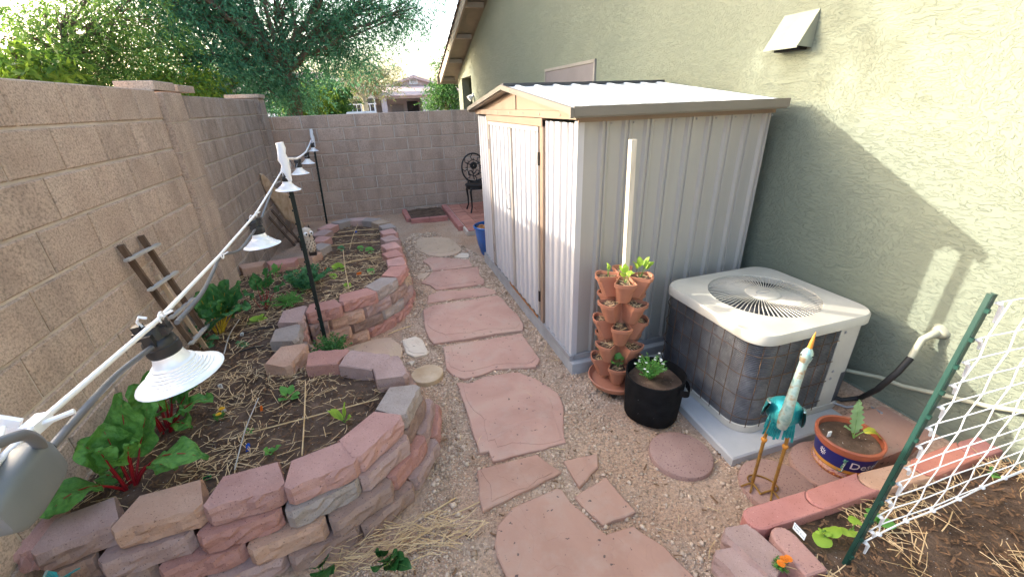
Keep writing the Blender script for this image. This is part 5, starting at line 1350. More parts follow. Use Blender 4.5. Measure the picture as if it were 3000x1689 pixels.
part('housing', mb, M['grey_box'], tp_, 40)
part('lead', MB().tube(smooth_path([ta+d_*.06, py((115, 1300), .50), py((80, 1275), .485), py((40, 1280), .47), py((-40, 1310), .45)]), .006, 8), M['grey_cable'], tp_, 60)
for k in range(3): 
    o_ = Vector((-.02-.010*k, -.01, .012-.008*k)); part('rope_tail', MB().tube([near_end+o_, py((-30-20*k, 1400+40*k), .44)], .0025, 6), M['whitecloth'], tp_, 60)

# ---- right post and net
RP0 = pz((2100+1580/4.278, 1350+1330/4.278), RZS); RPT = py((2915, 862), RP0.y); RP0.z = .0
upost('green metal post with the white net tied to it in the right hand bed', RP0, RPT, M['post_green'], w=.021)
net = thing('plant_net', 'white knotted plant net tied to the green post on the right', 'net', (RP0.x, RP0.y, RZS))
NY = RP0.y
def postx(z): return RP0.x+(RPT.x-RP0.x)*(z/RPT.z)+.02
hz_ = [.289, .346, .421, .494, .573, .641, .731, .804, .885, .965, 1.045, 1.12, 1.235]
XE = 3.0 if False else 2.58
def node(i, j):
    """crossing i along, j up"""
    z = hz_[j]; x0 = postx(z); x = x0+.06+i*.145+ (.0 if j % 2 else .02)
    return Vector((x, NY+.002*math.sin(i*1.7+j), z-.055*(x-x0)*(1 if j > 0 else 0)+.003*math.sin(i*2.1+j*1.3)+(.02*(x-x0) if j == 0 else 0)))
NI = 8
for j in range(len(hz_)):
    pts = [Vector((postx(hz_[j])-.012, NY-.006, hz_[j]+.006))]+[node(i, j) for i in range(NI)]
    part('net_cord', MB().tube(smooth_path(pts, 3), .0022 if j else .003, 5), M['white'], net, 60)
for i in range(NI):
    part('net_cord', MB().tube([node(i, j) for j in range(len(hz_))], .0022, 5), M['white'], net, 60)
for j in range(len(hz_)):
    p = Vector((postx(hz_[j])-.004, NY-.012, hz_[j]+.006))
    L_ = random.uniform(.02, .055) if j % 2 == 0 else .02
    part('net_knot', MB().lathe([(0,-.007),(.006,-.004),(.008,0),(.006,.004),(0,.007)], 8, p).tube([p, p+Vector((.012, -.002, -.012)), p+Vector((.016, 0, -.012-L_))], [.005, .006, .004], 5), M['white'], net, 60)
for i in range(NI):
    p = node(i, 0); part('net_knot', MB().lathe([(0,-.009),(.008,-.005),(.010,0),(.008,.005),(0,.009)], 8, p), M['white'], net, 60)

# ================================================================== THINGS BY THE LEFT WALL
tre = thing('wooden_trellis', 'weathered wooden ladder trellis leaning on the near block wall', 'trellis', (-1.36, 2.95, .28))
tx = lambda z: -1.425+.10*(1.13-z)/.85
def tpt(y, z): return Vector((tx(z), y, z))
for (y0, z0, y1, z1) in ((2.80, 1.13, 2.96, .27), (3.03, 1.12, 3.17, .27)): part('rail', MB().bar(tpt(y0, z0), tpt(y1, z1), .032, .02, (0,1,0)), M['wood_dark'], tre)
part('rail', MB().bar(tpt(2.97, .88), tpt(3.06, .27), .026, .016, (0,1,0)), M['wood_tan'], tre)
for (y0, z0, y1, z1) in ((2.74, 1.055, 3.13, 1.035), (2.79, .85, 3.16, .83), (2.83, .64, 3.19, .615), (2.88, .42, 3.20, .40)):
    a_, b_ = tpt(y0, z0)+Vector((.02, 0, 0)), tpt(y1, z1)+Vector((.02, 0, 0)); part('rung', MB().bar(a_, b_, .028, .014, (0,0,1)), M['rung'], tre)
# driftwood slab
def slab(label, pts2, x_top, x_bot, th, mt, name):
    zs = [p[1] for p in pts2]; z0, z1 = min(zs), max(zs); mb = MB(); n = len(pts2)
    f = lambda z: x_bot+(x_top-x_bot)*(z-z0)/(z1-z0)
    vs = [(f(z)+th/2, y, z) for y, z in pts2]+[(f(z)-th/2, y+.02, z) for y, z in pts2]
    mb.add(vs, [tuple(range(n)), tuple(range(2*n-1, n-1, -1))]+[(i, n+i, n+(i+1)%n, (i+1)%n) for i in range(n)])
    solo(name, mb, mt, label, 'wood')
p0_ = Vector((-1.40, 6.55, .95)); n_ = Vector((.17, .55, -.9)).cross(Vector((.8, .6, 0))).normalized()
def onplane(p):
    d = ray(*p); return CAM+d*((p0_-CAM).dot(n_)/d.dot(n_))
out_ = densify([(235,590),(265,588),(310,630),(380,720),(430,760),(520,790),(560,870),(600,980),(640,1050),(690,1120),(705,1180),(690,1200),(640,1135),(560,1095),(500,1060),(420,950),(350,850),(290,770),(250,680)], 40, 4)
fr_ = [onplane(sL(*p)) for p in out_]; n2 = len(fr_); mb = MB(); cxy = sum(fr_, Vector())/n2
inn = [cxy+(p-cxy)*.86+n_*.012 for p in fr_]; bkv = [p-n_*.055 for p in fr_]
mb.add(fr_+inn+bkv, [tuple(range(n2, 2*n2))]+[(i, (i+1)%n2, n2+(i+1)%n2, n2+i) for i in range(n2)]+[(i, 2*n2+i, 2*n2+(i+1)%n2, (i+1)%n2) for i in range(n2)]+[tuple(range(3*n2-1, 2*n2-1, -1))])
solo('driftwood_slab', mb, M['wood_tan'], 'tan driftwood slab leaning in the far left corner', 'wood')
slab('thin dark board leaning behind the driftwood slab', [(6.30, .55), (6.38, .56), (6.72, .02), (6.62, .0)], -1.43, -1.25, .02, M['wood_dark'], 'wood_board')
slab('second thin dark board leaning low on the stained wall', [(6.12, .50), (6.18, .51), (6.50, .0), (6.42, .0)], -1.44, -1.28, .02, M['wood_dark'], 'wood_board')
# owl
oc = Vector((-.80, 4.72, ZT)); ow = thing('owl_figurine', 'white and brown ceramic owl on the rear bed wall', 'figurine', oc)
mb = MB().lathe([(0, .0), (.045, .0), (.06, .03), (.068, .09), (.066, .14), (.056, .185), (.060, .21), (.062, .24), (.050, .275), (.02, .292), (0, .294)], 20, oc); part('body', mb, M['owl'], ow, 60)
fd = Vector((.55, -.83, 0)).normalized(); sd = Vector((fd.y, -fd.x, 0))
for s in (-1, 1):
    e = oc+fd*.055+sd*(s*.026)+Vector((0, 0, .235)); mq = Matrix.Translation(e)@fd.to_track_quat('Z', 'Y').to_matrix().to_4x4()
    d0 = part('eye_disc', MB().lathe([(0,.006),(.016,.005),(.024,0),(.024,-.01)], 16, (0,0,0), mq), M['white_tag'], ow, 60); part('eye', MB().lathe([(0,.010),(.008,.009),(.011,.004)], 12, (0,0,0), mq), M['owl_dark'], d0, 60)
    part('ear_tuft', MB().lathe([(0,.05),(.008,.02),(.016,0)], 8, oc+sd*(s*.042)+Vector((0,0,.27))), M['owl_dark'], ow, 60)
    wv = [oc+sd*(s*.058)+fd*a+Vector((0,0,z)) for a, z in ((.02, .18), (-.02, .15), (-.03, .09), (-.02, .05))]; part('wing', MB().tube(wv, [.012, .024, .024, .006], 8), M['owl_dark'], ow, 60)
part('beak', MB().lathe([(0,-.02),(.006,-.005),(.008,.008),(0,.014)], 8, oc+fd*.066+Vector((0,0,.215))), M['owl_dark'], ow, 60)
for r in range(5):
    for k in range(5):
        a = -1.0+.5*k+(.25 if r % 2 else 0); d = fd*math.cos(a)+sd*math.sin(a); p = oc+d*(.066+.003)+Vector((0, 0, .055+.028*r)); q = p+sd*.008+Vector((0,0,-.016))
        part('feather_mark', MB().tube([p, q], .004, 5), M['owl_dark'], ow, 60)
part('feet', MB().box((oc.x+fd.x*.05, oc.y+fd.y*.05, ZT+.018), (.07, .05, .036)), M['owl_dark'], ow)

# ================================================================== IRON CHAIR
cx, cy, cz = 1.60, 7.05, .085
ch = thing('iron_chair', 'black cast iron garden chair with an oval back', 'chair', (cx, cy, cz))
part('seat', MB().lathe([(0,.44),(.19,.44),(.205,.448),(.205,.462),(.19,.468),(0,.468)], 28, (cx, cy, cz)), M['iron'], ch, 50)
part('seat_apron', MB().lathe([(.19,.44),(.195,.40),(.19,.395),(.18,.40),(.178,.44)], 28, (cx, cy, cz)), M['iron'], ch, 50)
bc = Vector((cx-.0, cy+.19, cz+.70)); bw, bh = .205, .235
bt = lambda a, s=1.0: bc+Vector((bw*s*math.cos(a), .03*(bh*s*math.sin(a))/bh+ .0, bh*s*math.sin(a)))
bk = part('back_frame', MB().tube([bt(a) for a in np.linspace(0, 2*pi, 33)], .013, 8, False), M['iron'], ch, 60)
mb = MB()
for k in range(8):
    a = pi/2+k*2*pi/8; mb.tube([bt(a, .98), bt(a+.25, .8), bt(a+.1, .55), bt(a-.15, .5), bt(a-.05, .68)], .008, 6)
mb.tube([bt(a, .55) for a in np.linspace(0, 2*pi, 20)], .007, 6, False)
part('back_scrolls', mb, M['iron'], bk, 60)
mb = MB()
for k in range(7):
    a = pi/2+k*2*pi/7; c0 = bc+Vector((.035*math.cos(a), -.004, .035*math.sin(a)+.04)); mb.lathe([(0,-.008),(.026,-.004),(.03,0),(.022,.006),(0,.008)], 8, (0,0,0), Matrix.Translation(c0)@Matrix.Rotation(pi/2, 4, 'X'))
mb.tube([bc+Vector((0, 0, .02)), bc+Vector((-.02, 0, -.08)), bc+Vector((0, 0, -.2))], .008, 6)
for s in (-1, 1):
    mb.tube([bc+Vector((0, 0, -.10)), bc+Vector((s*.05, 0, -.04)), bc+Vector((s*.10, 0, -.06)), bc+Vector((s*.09, 0, -.11)), bc+Vector((s*.04, 0, -.12))], .010, 6)
    mb.tube([bc+Vector((0, 0, .0)), bc+Vector((s*.06, 0, .06)), bc+Vector((s*.12, 0, .08))], .009, 6)
part('back_flower', mb, M['iron'], bk, 60)
part('back_support', MB().tube([bc+Vector((-.11, 0, -.20)), (cx-.12, cy+.16, cz+.46)], .013, 6).tube([bc+Vector((.11, 0, -.20)), (cx+.12, cy+.16, cz+.46)], .013, 6).tube([bc+Vector((-.14, 0, -.19)), bc+Vector((0, 0, -.225)), bc+Vector((.14, 0, -.19))], .011, 6), M['iron'], ch, 60)
for a in (pi*1.25, pi*1.75, pi*.75, pi*.25):
    u = Vector((math.cos(a), math.sin(a), 0)); b0 = Vector((cx, cy, cz))
    part('leg', MB().tube([b0+u*.17+Vector((0,0,.44)), b0+u*.215+Vector((0,0,.36)), b0+u*.20+Vector((0,0,.22)), b0+u*.205+Vector((0,0,.10)), b0+u*.245+Vector((0,0,.012))], [.018, .02, .014, .012, .015], 8), M['iron'], ch, 60)

# ================================================================== PLANTS
def bez(a, c, b, t): return a*((1-t)**2)+c*(2*t*(1-t))+b*(t*t)
def leaf_to(plant, root, tip, Wd, arch=.1, frac=.35, lm='lf_chard', sm_='stem_red', ruf=.0, sr=.006, fold=.18, seed=0, nv=10, nu=4, name='leaf', shape=.8, rib=True, lobes=0):
    """stem and blade along a curve from root to tip; both are pieces of the plant"""
    r = random.Random(seed*31+7); root, tip = Vector(root), Vector(tip)
    mid = root.lerp(tip, .45)+Vector((0, 0, arch)); hor = Vector((tip.x-root.x, tip.y-root.y, 0))
    if hor.length < .01: hor = Vector((r.uniform(-1, 1), -1, 0))
    side0 = Vector((-hor.y, hor.x, 0)).normalized()
    pts = [bez(root, mid, tip, frac*k/5) for k in range(6)]
    blade_pts = []; mb = MB(); rows = []
    ph = r.uniform(0, 6)
    for i in range(nv+1):
        t = i/nv; tt = frac+(1-frac)*t; p = bez(root, mid, tip, tt); d = (bez(root, mid, tip, min(1, tt+.02))-bez(root, mid, tip, tt-.02)).normalized()
        nrm = side0.cross(d).normalized()
        if nrm.z < 0: nrm = -nrm
        w = Wd*max(.03, math.sin(pi*min(.985, (.03+.97*t))**shape))**.75
        if lobes: w *= .55+.45*abs(math.sin(lobes*pi*t+.4))
        row = []
        for j in range(nu+1):
            u = -1+2*j/nu; row.append(p+side0*(u*w)+nrm*(fold*abs(u)*w+ruf*abs(u)*math.sin(9*t+ph+u*2.4)+ruf*.45*math.sin(23*t-ph)*math.sin(7*u+ph)*min(1, 3*t)))
        rows.append(row)
    vs = [v for row in rows for v in row]; n = nu+1
    mb.add(vs, [(i*n+j, i*n+j+1, (i+1)*n+j+1, (i+1)*n+j) for i in range(nv) for j in range(nu)])
    lo = part(name, mb, M[lm], plant, 180)
    st = pts+([bez(root, mid, tip, frac+(1-frac)*k/5)+Vector((0, 0, .0015)) for k in range(1, 5)] if rib else [])
    rs = [sr*(1-.45*k/5) for k in range(6)]+([sr*(.5-.1*k) for k in range(1, 5)] if rib else [])
    part('stem', MB().tube(st, rs, 6), M[sm_], lo, 60)
    return lo
def plant(name, label, cat, p, group='plants in the garden beds'): return thing(name, label, cat, p, 0, group)
def quads(P, D, S, asp=.4, up=None):
    """leaf shaped quads (diamonds) at P along D, size S"""
    n = len(P); D = D/np.linalg.norm(D, axis=1, keepdims=True); rv = rng.normal(size=(n, 3)); X = np.cross(D, rv); X /= np.linalg.norm(X, axis=1, keepdims=True)+1e-9
    S = S[:, None]; V = np.stack([P, P+D*S*.45+X*S*asp*.5, P+D*S, P+D*S*.45-X*S*asp*.5], 1).reshape(-1, 3)
    return V, np.arange(4*n).reshape(-1, 4)
def tuft(name, label, cat, c, r, h, n, ls, lm, stem='stem_grn', asp=.45, nst=14, flower=None, nfl=0, group='plants in the garden beds', flat=False):
    """small bushy plant: wiry stems carrying many little leaves"""
    t = plant(name, label, cat, c, group); c = Vector(c); sb = MB(); PP = []; DD = []; tips = []
    for k in range(nst):
        a = random.uniform(0, 2*pi); rr = r*math.sqrt(random.random()); hh = h*random.uniform(.55, 1)*(1-.35*(rr/r)**2)
        tip = c+Vector((rr*math.cos(a), rr*math.sin(a), hh)); md = c.lerp(tip, .5)+Vector((0, 0, h*.12)); q = [bez(c, md, tip, x/4) for x in range(5)]
        sb.tube(q, [.0022, .002, .0016, .0012, .0008], 4, False); tips.append(tip)
        m_ = n//nst
        for x in range(m_):
            tt = random.uniform(.25, 1); p = bez(c, md, tip, tt); PP.append(p); b = random.uniform(0, 2*pi); DD.append((math.cos(b), math.sin(b), random.uniform(-.3, .7)))
    P_ = np.array([tuple(p) for p in PP]); V, F = quads(P_, np.array(DD), rng.uniform(.6, 1.2, len(P_))*ls, asp)
    npmesh('foliage', V-np.array(c), F, M[lm], t); part('stems', sb, M[stem], t)
    for k in range(nfl):
        p = tips[k % len(tips)]+Vector((random.gauss(0, .006), random.gauss(0, .006), .006)); fl = MB()
        for x in range(5):
            a = x*2*pi/5; fl.add([(p.x, p.y, p.z), (p.x+.006*math.cos(a-.4), p.y+.006*math.sin(a-.4), p.z+.003), (p.x+.009*math.cos(a), p.y+.009*math.sin(a), p.z+.002), (p.x+.006*math.cos(a+.4), p.y+.006*math.sin(a+.4), p.z+.003)], [(0,1,2,3)])
        part('flower', fl, M[flower], t)
    return t
# --- chard
def chard(label, basepx, tips, lm, sm_, f, dy, Wd, sr=.007, zb=BZ, spread=.02, lab_cat='chard'):
    b = pz(f(*basepx), zb); t = plant('chard', label, 'chard', b)
    for k, (tp, off, w, ar, fr) in enumerate(tips):
        if off[0] == 'y': tip = py(f(*tp), b.y+off[1])
        else: tip = pz(f(*tp), off[1])
        rt_ = b+Vector(((tip.x-b.x), (tip.y-b.y), 0)).normalized()*spread if (tip-b).length > .05 else b
        leaf_to(t, rt_, tip, w, ar, fr, lm, sm_, .017, sr, .12, k+len(label), 20, 10)
    return b
chard('big green chard with thick red stalks at the front left of the bed', (990, 770), [((345, 1010), ('z', .41), .10, .16, .30), ((585, 430), ('y', .02), .075, .10, .30), ((900, 60), ('y', .14), .085, .02, .34), ((1130, 90), ('y', .22), .080, .02, .30),
      ((760, 300), ('y', .06), .085, .04, .35), ((980, 445), ('y', -.02), .065, .10, .45), ((1570, 560), ('z', .40), .075, .20, .42), ((1330, 640), ('z', .33), .05, .16, .5), ((720, 480), ('y', -.04), .07, .12, .35), ((760, 700), ('z', .33), .05, .08, .2)], 'lf_chard', 'stem_red', s4, 0, .1, .008)
chard('red-stalked chard half hidden under the largest lamp', (1260, 350), [((990, 0), ('y', .05), .075, .05, .4), ((1130, -110), ('y', .12), .07, .04, .45), ((1330, -70), ('y', .10), .075, .04, .45), ((1500, -40), ('y', .08), .07, .06, .42), ((1610, 110), ('y', -.03), .065, .12, .45),
      ((1390, 230), ('y', -.06), .05, .10, .4), ((1080, 150), ('y', -.03), .06, .08, .4), ((1450, 330), ('z', .31), .05, .10, .4), ((1240, 30), ('y', .0), .06, .05, .42)], 'lf_chard', 'stem_red', s4, 0, .1, .009)
chard('dark green chard with yellow stalks beside the trellis', (390, 1140), [((110, 640), ('y', .02), .105, .06, .35), ((280, 540), ('y', .08), .105, .04, .35), ((470, 490), ('y', .14), .10, .04, .35), ((640, 510), ('y', .16), .105, .05, .35), ((770, 820), ('y', .02), .105, .12, .4), ((640, 880), ('y', -.06), .09, .16, .42), ((50, 860), ('y', -.06), .105, .10, .35),
      ((420, 740), ('y', -.02), .085, .08, .4), ((260, 760), ('y', -.03), .08, .07, .4), ((560, 680), ('y', .04), .08, .08, .4)], 'lf_chard_d', 'stem_yel', sE, 0, .1, .007)
chard('small upright dark chard with thin red stalks', (930, 850), [((790, 410), ('y', .03), .05, .03, .5), ((950, 350), ('y', .05), .05, .02, .5), ((1010, 400), ('y', .08), .045, .02, .5), ((660, 640), ('y', -.02), .05, .08, .4), ((1180, 540), ('y', .03), .05, .08, .5), ((960, 760), ('y', -.10), .035, .06, .4), ((880, 500), ('y', .0), .045, .03, .5)], 'lf_chard_d', 'stem_red', sE, 0, .1, .004)
def small(label, f, basepx, tips, lm, w, z=BZ, name='seedling', cat='seedling', sm_='stem_grn', arch=.02, fr=.35, ruf=.003, shape=.8, lobes=0, sr=.002, fold=.15, grp='seedlings in the beds'):
    b = pz(f(*basepx), z); t = plant(name, label, cat, b, grp)
    for k, (tp, dy) in enumerate(tips):
        leaf_to(t, b, py(f(*tp), b.y+dy), w*random.uniform(.85, 1.15), arch, fr, lm, sm_, ruf, sr, fold, k+len(label), 8 if not lobes else 16, 4, shape=shape, lobes=lobes)
small('lobed blue-green herb in front of the yellow-stalked chard', sE, (170, 1260), [((10, 1040), .02), ((60, 1130), -.03), ((250, 1000), .04), ((370, 960), .02), ((460, 930), .05), ((230, 1170), -.05), ((380, 1210), -.06), ((160, 1070), .0), ((300, 1330), -.08)], 'lf_blue', .045, name='herb_plant', cat='herb', arch=.05, lobes=3, grp='plants in the garden beds')
small('pale lettuce seedling beside the plum block', sE, (850, 1010), [((700, 1050), -.02), ((750, 960), .02), ((850, 930), .04), ((930, 910), .03), ((970, 960), -.01), ((800, 1000), -.04)], 'lf_lime', .032, name='lettuce_plant', cat='lettuce', fr=.2)
small('small lobed herb seedling near the white tag', sE, (670, 1290), [((580, 1260), .01), ((660, 1240), .04), ((740, 1270), .02), ((770, 1310), -.01), ((690, 1330), -.03), ((600, 1310), -.02)], 'lf_blue', .02, arch=.03, lobes=2)
small('lime leafy celery by the row of blocks', sE, (1090, 470), [((1040, 290), .03), ((1150, 290), .02), ((1130, 440), -.03), ((1000, 380), .0), ((1090, 330), .0)], 'lf_green', .03, arch=.02, lobes=2)
c_ = pz(sE(1390, 640), BZ); tuft('tomato_plant', 'feathery blue-green plant left of the middle post', 'plant', c_, .19, .24, 1100, .036, 'lf_blue', asp=.5, nst=20)
c_ = pz(sE(1230, 800), BZ); tuft('thyme_mound', 'low mound of fine-leaved thyme beside the plum block', 'herb', c_, .17, .09, 2600, .015, 'lf_green', asp=.4, nst=60)
c_ = pz(sE(1560, 520), BZ); tuft('tomato_plant', 'feathery blue-green plant right of the middle post', 'plant', c_, .17, .18, 800, .034, 'lf_blue', asp=.5, nst=16)
c_ = pz(s5(650, 1180), .10); tuft('alyssum_clump', 'dark green trailing clump at the foot of the middle post', 'plant', (-.50, 2.86, .12), .15, .22, 2200, .02, 'lf_chard_d', asp=.5, nst=60, flower='petal_pu', nfl=8)
small('cucumber seedling with round leaves in the front bed', s6, (360, 170), [((300, 75), .04), ((390, 65), .05), ((300, 130), -.01), ((440, 125), .0), ((290, 185), -.05), ((430, 160), -.03)], 'lf_green', .024, fr=.3)
small('bright upright lettuce seedling in the front bed', s6, (765, 340), [((765, 190), .01), ((635, 255), .0), ((810, 295), -.01), ((660, 240), .03)], 'lf_lime', .022, fr=.15, shape=.9)
small('two-leaved bean seedling near the pink blocks of the front bed', s6, (235, 575), [((175, 530), .0), ((305, 500), .0), ((195, 575), -.03), ((250, 520), .02)], 'lf_green', .018, fr=.3)
small('tiny pale seedling beside the grey stick of the front bed', s6, (80, 410), [((50, 380), .01), ((110, 385), .01), ((60, 425), -.02), ((100, 420), -.02)], 'lf_green', .009)
for (bx, by, k, lm, lab) in ((790, 480, 1, 'lf_blue', 'left bean seedling at the edge of the straw in the rear bed'), (940, 480, 1, 'lf_green', 'middle bean seedling at the edge of the straw in the rear bed'), (1010, 500, 1.3, 'lf_green', 'right bean seedling at the edge of the straw in the rear bed'), (770, 640, 1.8, 'lf_lime', 'yellow-green squash seedling in the middle of the rear bed'), (1020, 660, 1.1, 'lf_green', 'small herb seedling by the rear bed wall'), (840, 770, 1.0, 'lf_lime', 'pale seedling near the front of the rear bed'), (730, 695, 1.0, 'lf_lime', 'lime seedling left of the squash in the rear bed')):
    small(lab, s5, (bx, by), [((bx-28*k, by-12*k), .01), ((bx+28*k, by-20*k), .02), ((bx, by-35*k), .03), ((bx+12*k, by+8*k), -.05), ((bx-18*k, by-28*k), .05)], lm, .028*k)
# marigold by the marker
def marigold(label, c, n, mt, fol=True):
    t = tuft('marigold', label, 'flower', c, .035, .05, 260, .012, 'lf_chard', nst=16, group='marigolds')
    for k in range(n):
        p = Vector(c)+Vector((random.uniform(-.025, .025), random.uniform(-.025, .025), .052)); mb = MB()
        for r_, hh, m_ in ((.013, 0, 11), (.009, .003, 8), (.005, .006, 5)):
            for x in range(m_):
                a = x*2*pi/m_+hh*99; mb.add([(p.x, p.y, p.z+hh), (p.x+r_*math.cos(a-.3), p.y+r_*math.sin(a-.3), p.z+hh+.002), (p.x+r_*1.15*math.cos(a), p.y+r_*1.15*math.sin(a), p.z+hh+.004), (p.x+r_*math.cos(a+.3), p.y+r_*math.sin(a+.3), p.z+hh+.002)], [(0,1,2,3)])
        part('flower', mb, M[mt], t)
marigold('yellow marigold in the middle of the front bed', pz(s4(1660, 265), BZ), 3, 'petal_ye')
marigold('orange marigold in the pocket between the pink bricks', pz((2285, 1668), RZS+.02), 3, 'petal_or')
# right bed beans
q4 = lambda x, y: (2100+x/4.278, 1350+y/4.278)
def round_plant(label, f, basepx, leaves, lm, z):
    b = pz(f(*basepx), z); t = plant('bean_plant', label, 'bean plant', b, 'bean plants in the right bed')
    for k, (c, r_, h_) in enumerate(leaves):
        c = pz(f(*c), z+h_); rr = random.Random(k+len(label)); tx_, ty_ = rr.uniform(-.35, .35), rr.uniform(-.5, .1); a0 = math.atan2(c.y-b.y, c.x-b.x); mb = MB(); vs = [c]
        for ring_ in (.55, 1.0):
            for j in range(16):
                a = 2*pi*j/16; q = r_*ring_*(1-.38*max(0, -math.cos(a))**6+.12*max(0, math.cos(a))**8); x_, y_ = q*math.cos(a+a0), q*math.sin(a+a0)
                vs.append(c+Vector((x_, y_, x_*tx_+y_*ty_-.25*q*ring_+rr.uniform(-.002, .002))))
        mb.add(vs, [(0, 1+j, 1+(j+1)%16) for j in range(16)]+[(1+j, 17+j, 17+(j+1)%16, 1+(j+1)%16) for j in range(16)])
        lo = part('leaf', mb, M[lm], t, 180); part('stem', MB().tube([b, b.lerp(c, .5)+Vector((0, 0, .015)), c-Vector((0, 0, .002))], .002, 5), M['stem_grn'], lo, 60)
round_plant('lime bean plant with round leaves by the white label', q4, (1390, 940), [((1450, 860), .030, .05), ((1330, 960), .033, .04), ((1280, 880), .010, .06), ((1300, 850), .008, .07), ((1400, 900), .012, .05)], 'lf_lime', RZS+.01)
round_plant('lime bean plant touching the green post', q4, (1690, 880), [((1640, 870), .028, .05), ((1740, 740), .024, .06), ((1720, 880), .014, .04)], 'lf_lime', RZS+.01)
round_plant('green bean plant behind the foot of the net', q4, (2060, 760), [((1990, 640), .030, .05), ((2120, 740), .034, .04), ((1930, 690), .02, .05)], 'lf_green', RZS+.01)
n4 = lambda x, y: (2500+x/2.966, 1200+y/2.966)
small('small green sprout far along the right bed', n4, (1210, 570), [((1180, 500), .02), ((1260, 560), .0), ((1220, 590), -.02)], 'lf_green', .022, RZS+.01)
# front plants at the bottom edge
for (bx, by, tips, lab) in (((1130, 1660), 0, [(1100, 1620), (1112, 1612), (1150, 1635), (1185, 1635), (1205, 1665), (1130, 1640), (1165, 1625), (1160, 1670), (1100, 1675)], 'glossy dark green leafy plant on the straw at the bottom edge'), ((945, 1680), 0, [(930, 1690), (955, 1640), (960, 1690), (925, 1665), (975, 1680)], 'dark green leafy plant left of the straw at the bottom edge')):
    b = pz(bx, .0); t = plant('leafy_plant', lab, 'plant', b, 'leafy plants at the bottom edge')
    for k, tp in enumerate(tips): leaf_to(t, b+Vector((0, 0, .0)), pz(tp, .11+.025*(k % 3)), .030, .05, .45, 'lf_gloss', 'stem_grn', .003, .003, .2, k+3, 9, 4)
# tower planter and pots
def pep(label, key, tips, lm, w, grp='seedlings in the tower planter'):
    (c2, z) = POCK[key]; b = Vector((c2.x, c2.y, z)); t = plant('pepper_seedling', label, 'seedling', b, grp)
    for k, (dx, dy, dz) in enumerate(tips): leaf_to(t, b, b+Vector((dx, dy, dz)), w, .03, .45, lm, 'stem_grn', .003, .002, .15, k+5, 8, 4)
pep('bright pepper seedling in the front top pocket of the tower', (0, 0), [(-.05, -.03, .09), (.03, -.04, .08), (.0, .02, .12), (.05, .02, .07), (-.03, .03, .11)], 'lf_lime', .022)
pep('tall green pepper seedling in the right top pocket of the tower', (0, 1), [(-.06, -.0, .12), (.05, .0, .13), (.08, -.01, .10), (.0, .03, .13), (.03, -.03, .10)], 'lf_lime', .024)
pep('thin sprout in the left top pocket of the tower', (0, 3), [(-.012, .0, .10), (.006, .01, .085), (.012, -.01, .075)], 'lf_lime', .008)
pep('green pepper seedling in the lowest front pocket of the tower', (4, 0), [(-.06, -.02, .06), (.0, -.04, .05), (.03, -.02, .08), (.02, .03, .09), (-.02, .02, .08)], 'lf_green', .026)
pep('green leaf hanging from a lower left pocket of the tower', (4, 3), [(-.04, .0, .14), (-.05, .02, .10), (-.02, -.01, .08)], 'lf_lime', .022)
tuft('alyssum_plant', 'white-flowered alyssum growing in the black grow bag', 'flower', (BG.x-.025, BG.y+.01, .245), .10, .19, 1900, .014, 'lf_green', asp=.4, nst=46, flower='petal_wh', nfl=16, group='flowering plants')
b = Vector((POTC.x+.015, POTC.y-.01, PB+PH-.02)); t = plant('poppy_plant', 'spiky-leaved seedling with one yellowing leaf in the painted pot', 'plant', b)
leaf_to(t, b, b+Vector((.03, .05, .19)), .034, .02, .12, 'lf_poppy', 'stem_grn', .004, .003, .1, 4, 30, 4, lobes=7)
leaf_to(t, b, b+Vector((.10, -.06, .01)), .026, .10, .3, 'lf_yellow', 'stem_grn', .004, .003, .1, 5, 12, 4); leaf_to(t, b, b+Vector((-.05, .03, .06)), .018, .04, .3, 'lf_poppy', 'stem_grn', .003, .003, .1, 6, 16, 4, lobes=4)
# vine leaves by the chair
t = plant('climbing_leaves', 'few lime leaves on a stem beside the iron chair', 'plant', (1.72, 6.5, 0)); 
part('stem', MB().tube([(1.72, 6.5, 0), (1.70, 6.5, .4), (1.66, 6.5, .78)], .006, 6), M['stem_grn'], t)
for k, (x, z, w) in enumerate(((1.60, .84, .05), (1.66, .68, .05), (1.58, .66, .04), (1.68, .60, .05))): leaf_to(t, (1.68, 6.5, z-.04), (x-.03, 6.46, z), w, .02, .2, 'lf_lime', 'stem_grn', .004, .003, .1, k, 8, 4)

# ---- reeds, sticks, drip lines, markers
def stick(label, f, a, b, r=.0035, z=BZ+.03, mt='straw', name='reed_stick', cat='stick', grp='sticks laid on the beds'):
    p, q = pz(f(*a), z), pz(f(*b), z); m_ = p.lerp(q, .5)+Vector((random.gauss(0, .01), random.gauss(0, .01), .006))
    solo(name, MB().tube(smooth_path([p, m_, q], 4), r, 6), M[mt], label, cat, grp, 60)
stick('straight reed running front to back in the front bed', s6, (480, 40), (455, 575))
stick('long reed lying across the front bed towards the grey block', s6, (95, 405), (1010, 165))
stick('thin grey stick in the front bed beside the blue tag', s4, (1950, 100), (1770, 640), .003, BZ+.03, 'rung')
stick('grey stick lying beside the yellow-stalked chard', sE, (625, 975), (440, 1390), .004, BZ+.03, 'rung')
stick('curved reed crossing the others at the far end of the rear bed', s5, (920, 275), (855, 470))
stick('upper reed laid across the far end of the rear bed', s5, (765, 345), (1070, 318), .005)
stick('second reed laid across the rear bed', s5, (695, 382), (1085, 358), .005)
stick('third reed laid across the rear bed', s5, (690, 450), (1090, 415), .005)
stick('reed laid across the straw in the middle of the rear bed', s5, (720, 600), (1100, 530), .005)
stick('upright-looking reed down the middle of the rear bed', s5, (805, 480), (850, 780), .005)
stick('black drip hose behind the plum block', sE, (690, 1140), (1030, 1060), .005, BZ+.02, 'hose', 'drip_hose', 'hose', 'drip hoses')
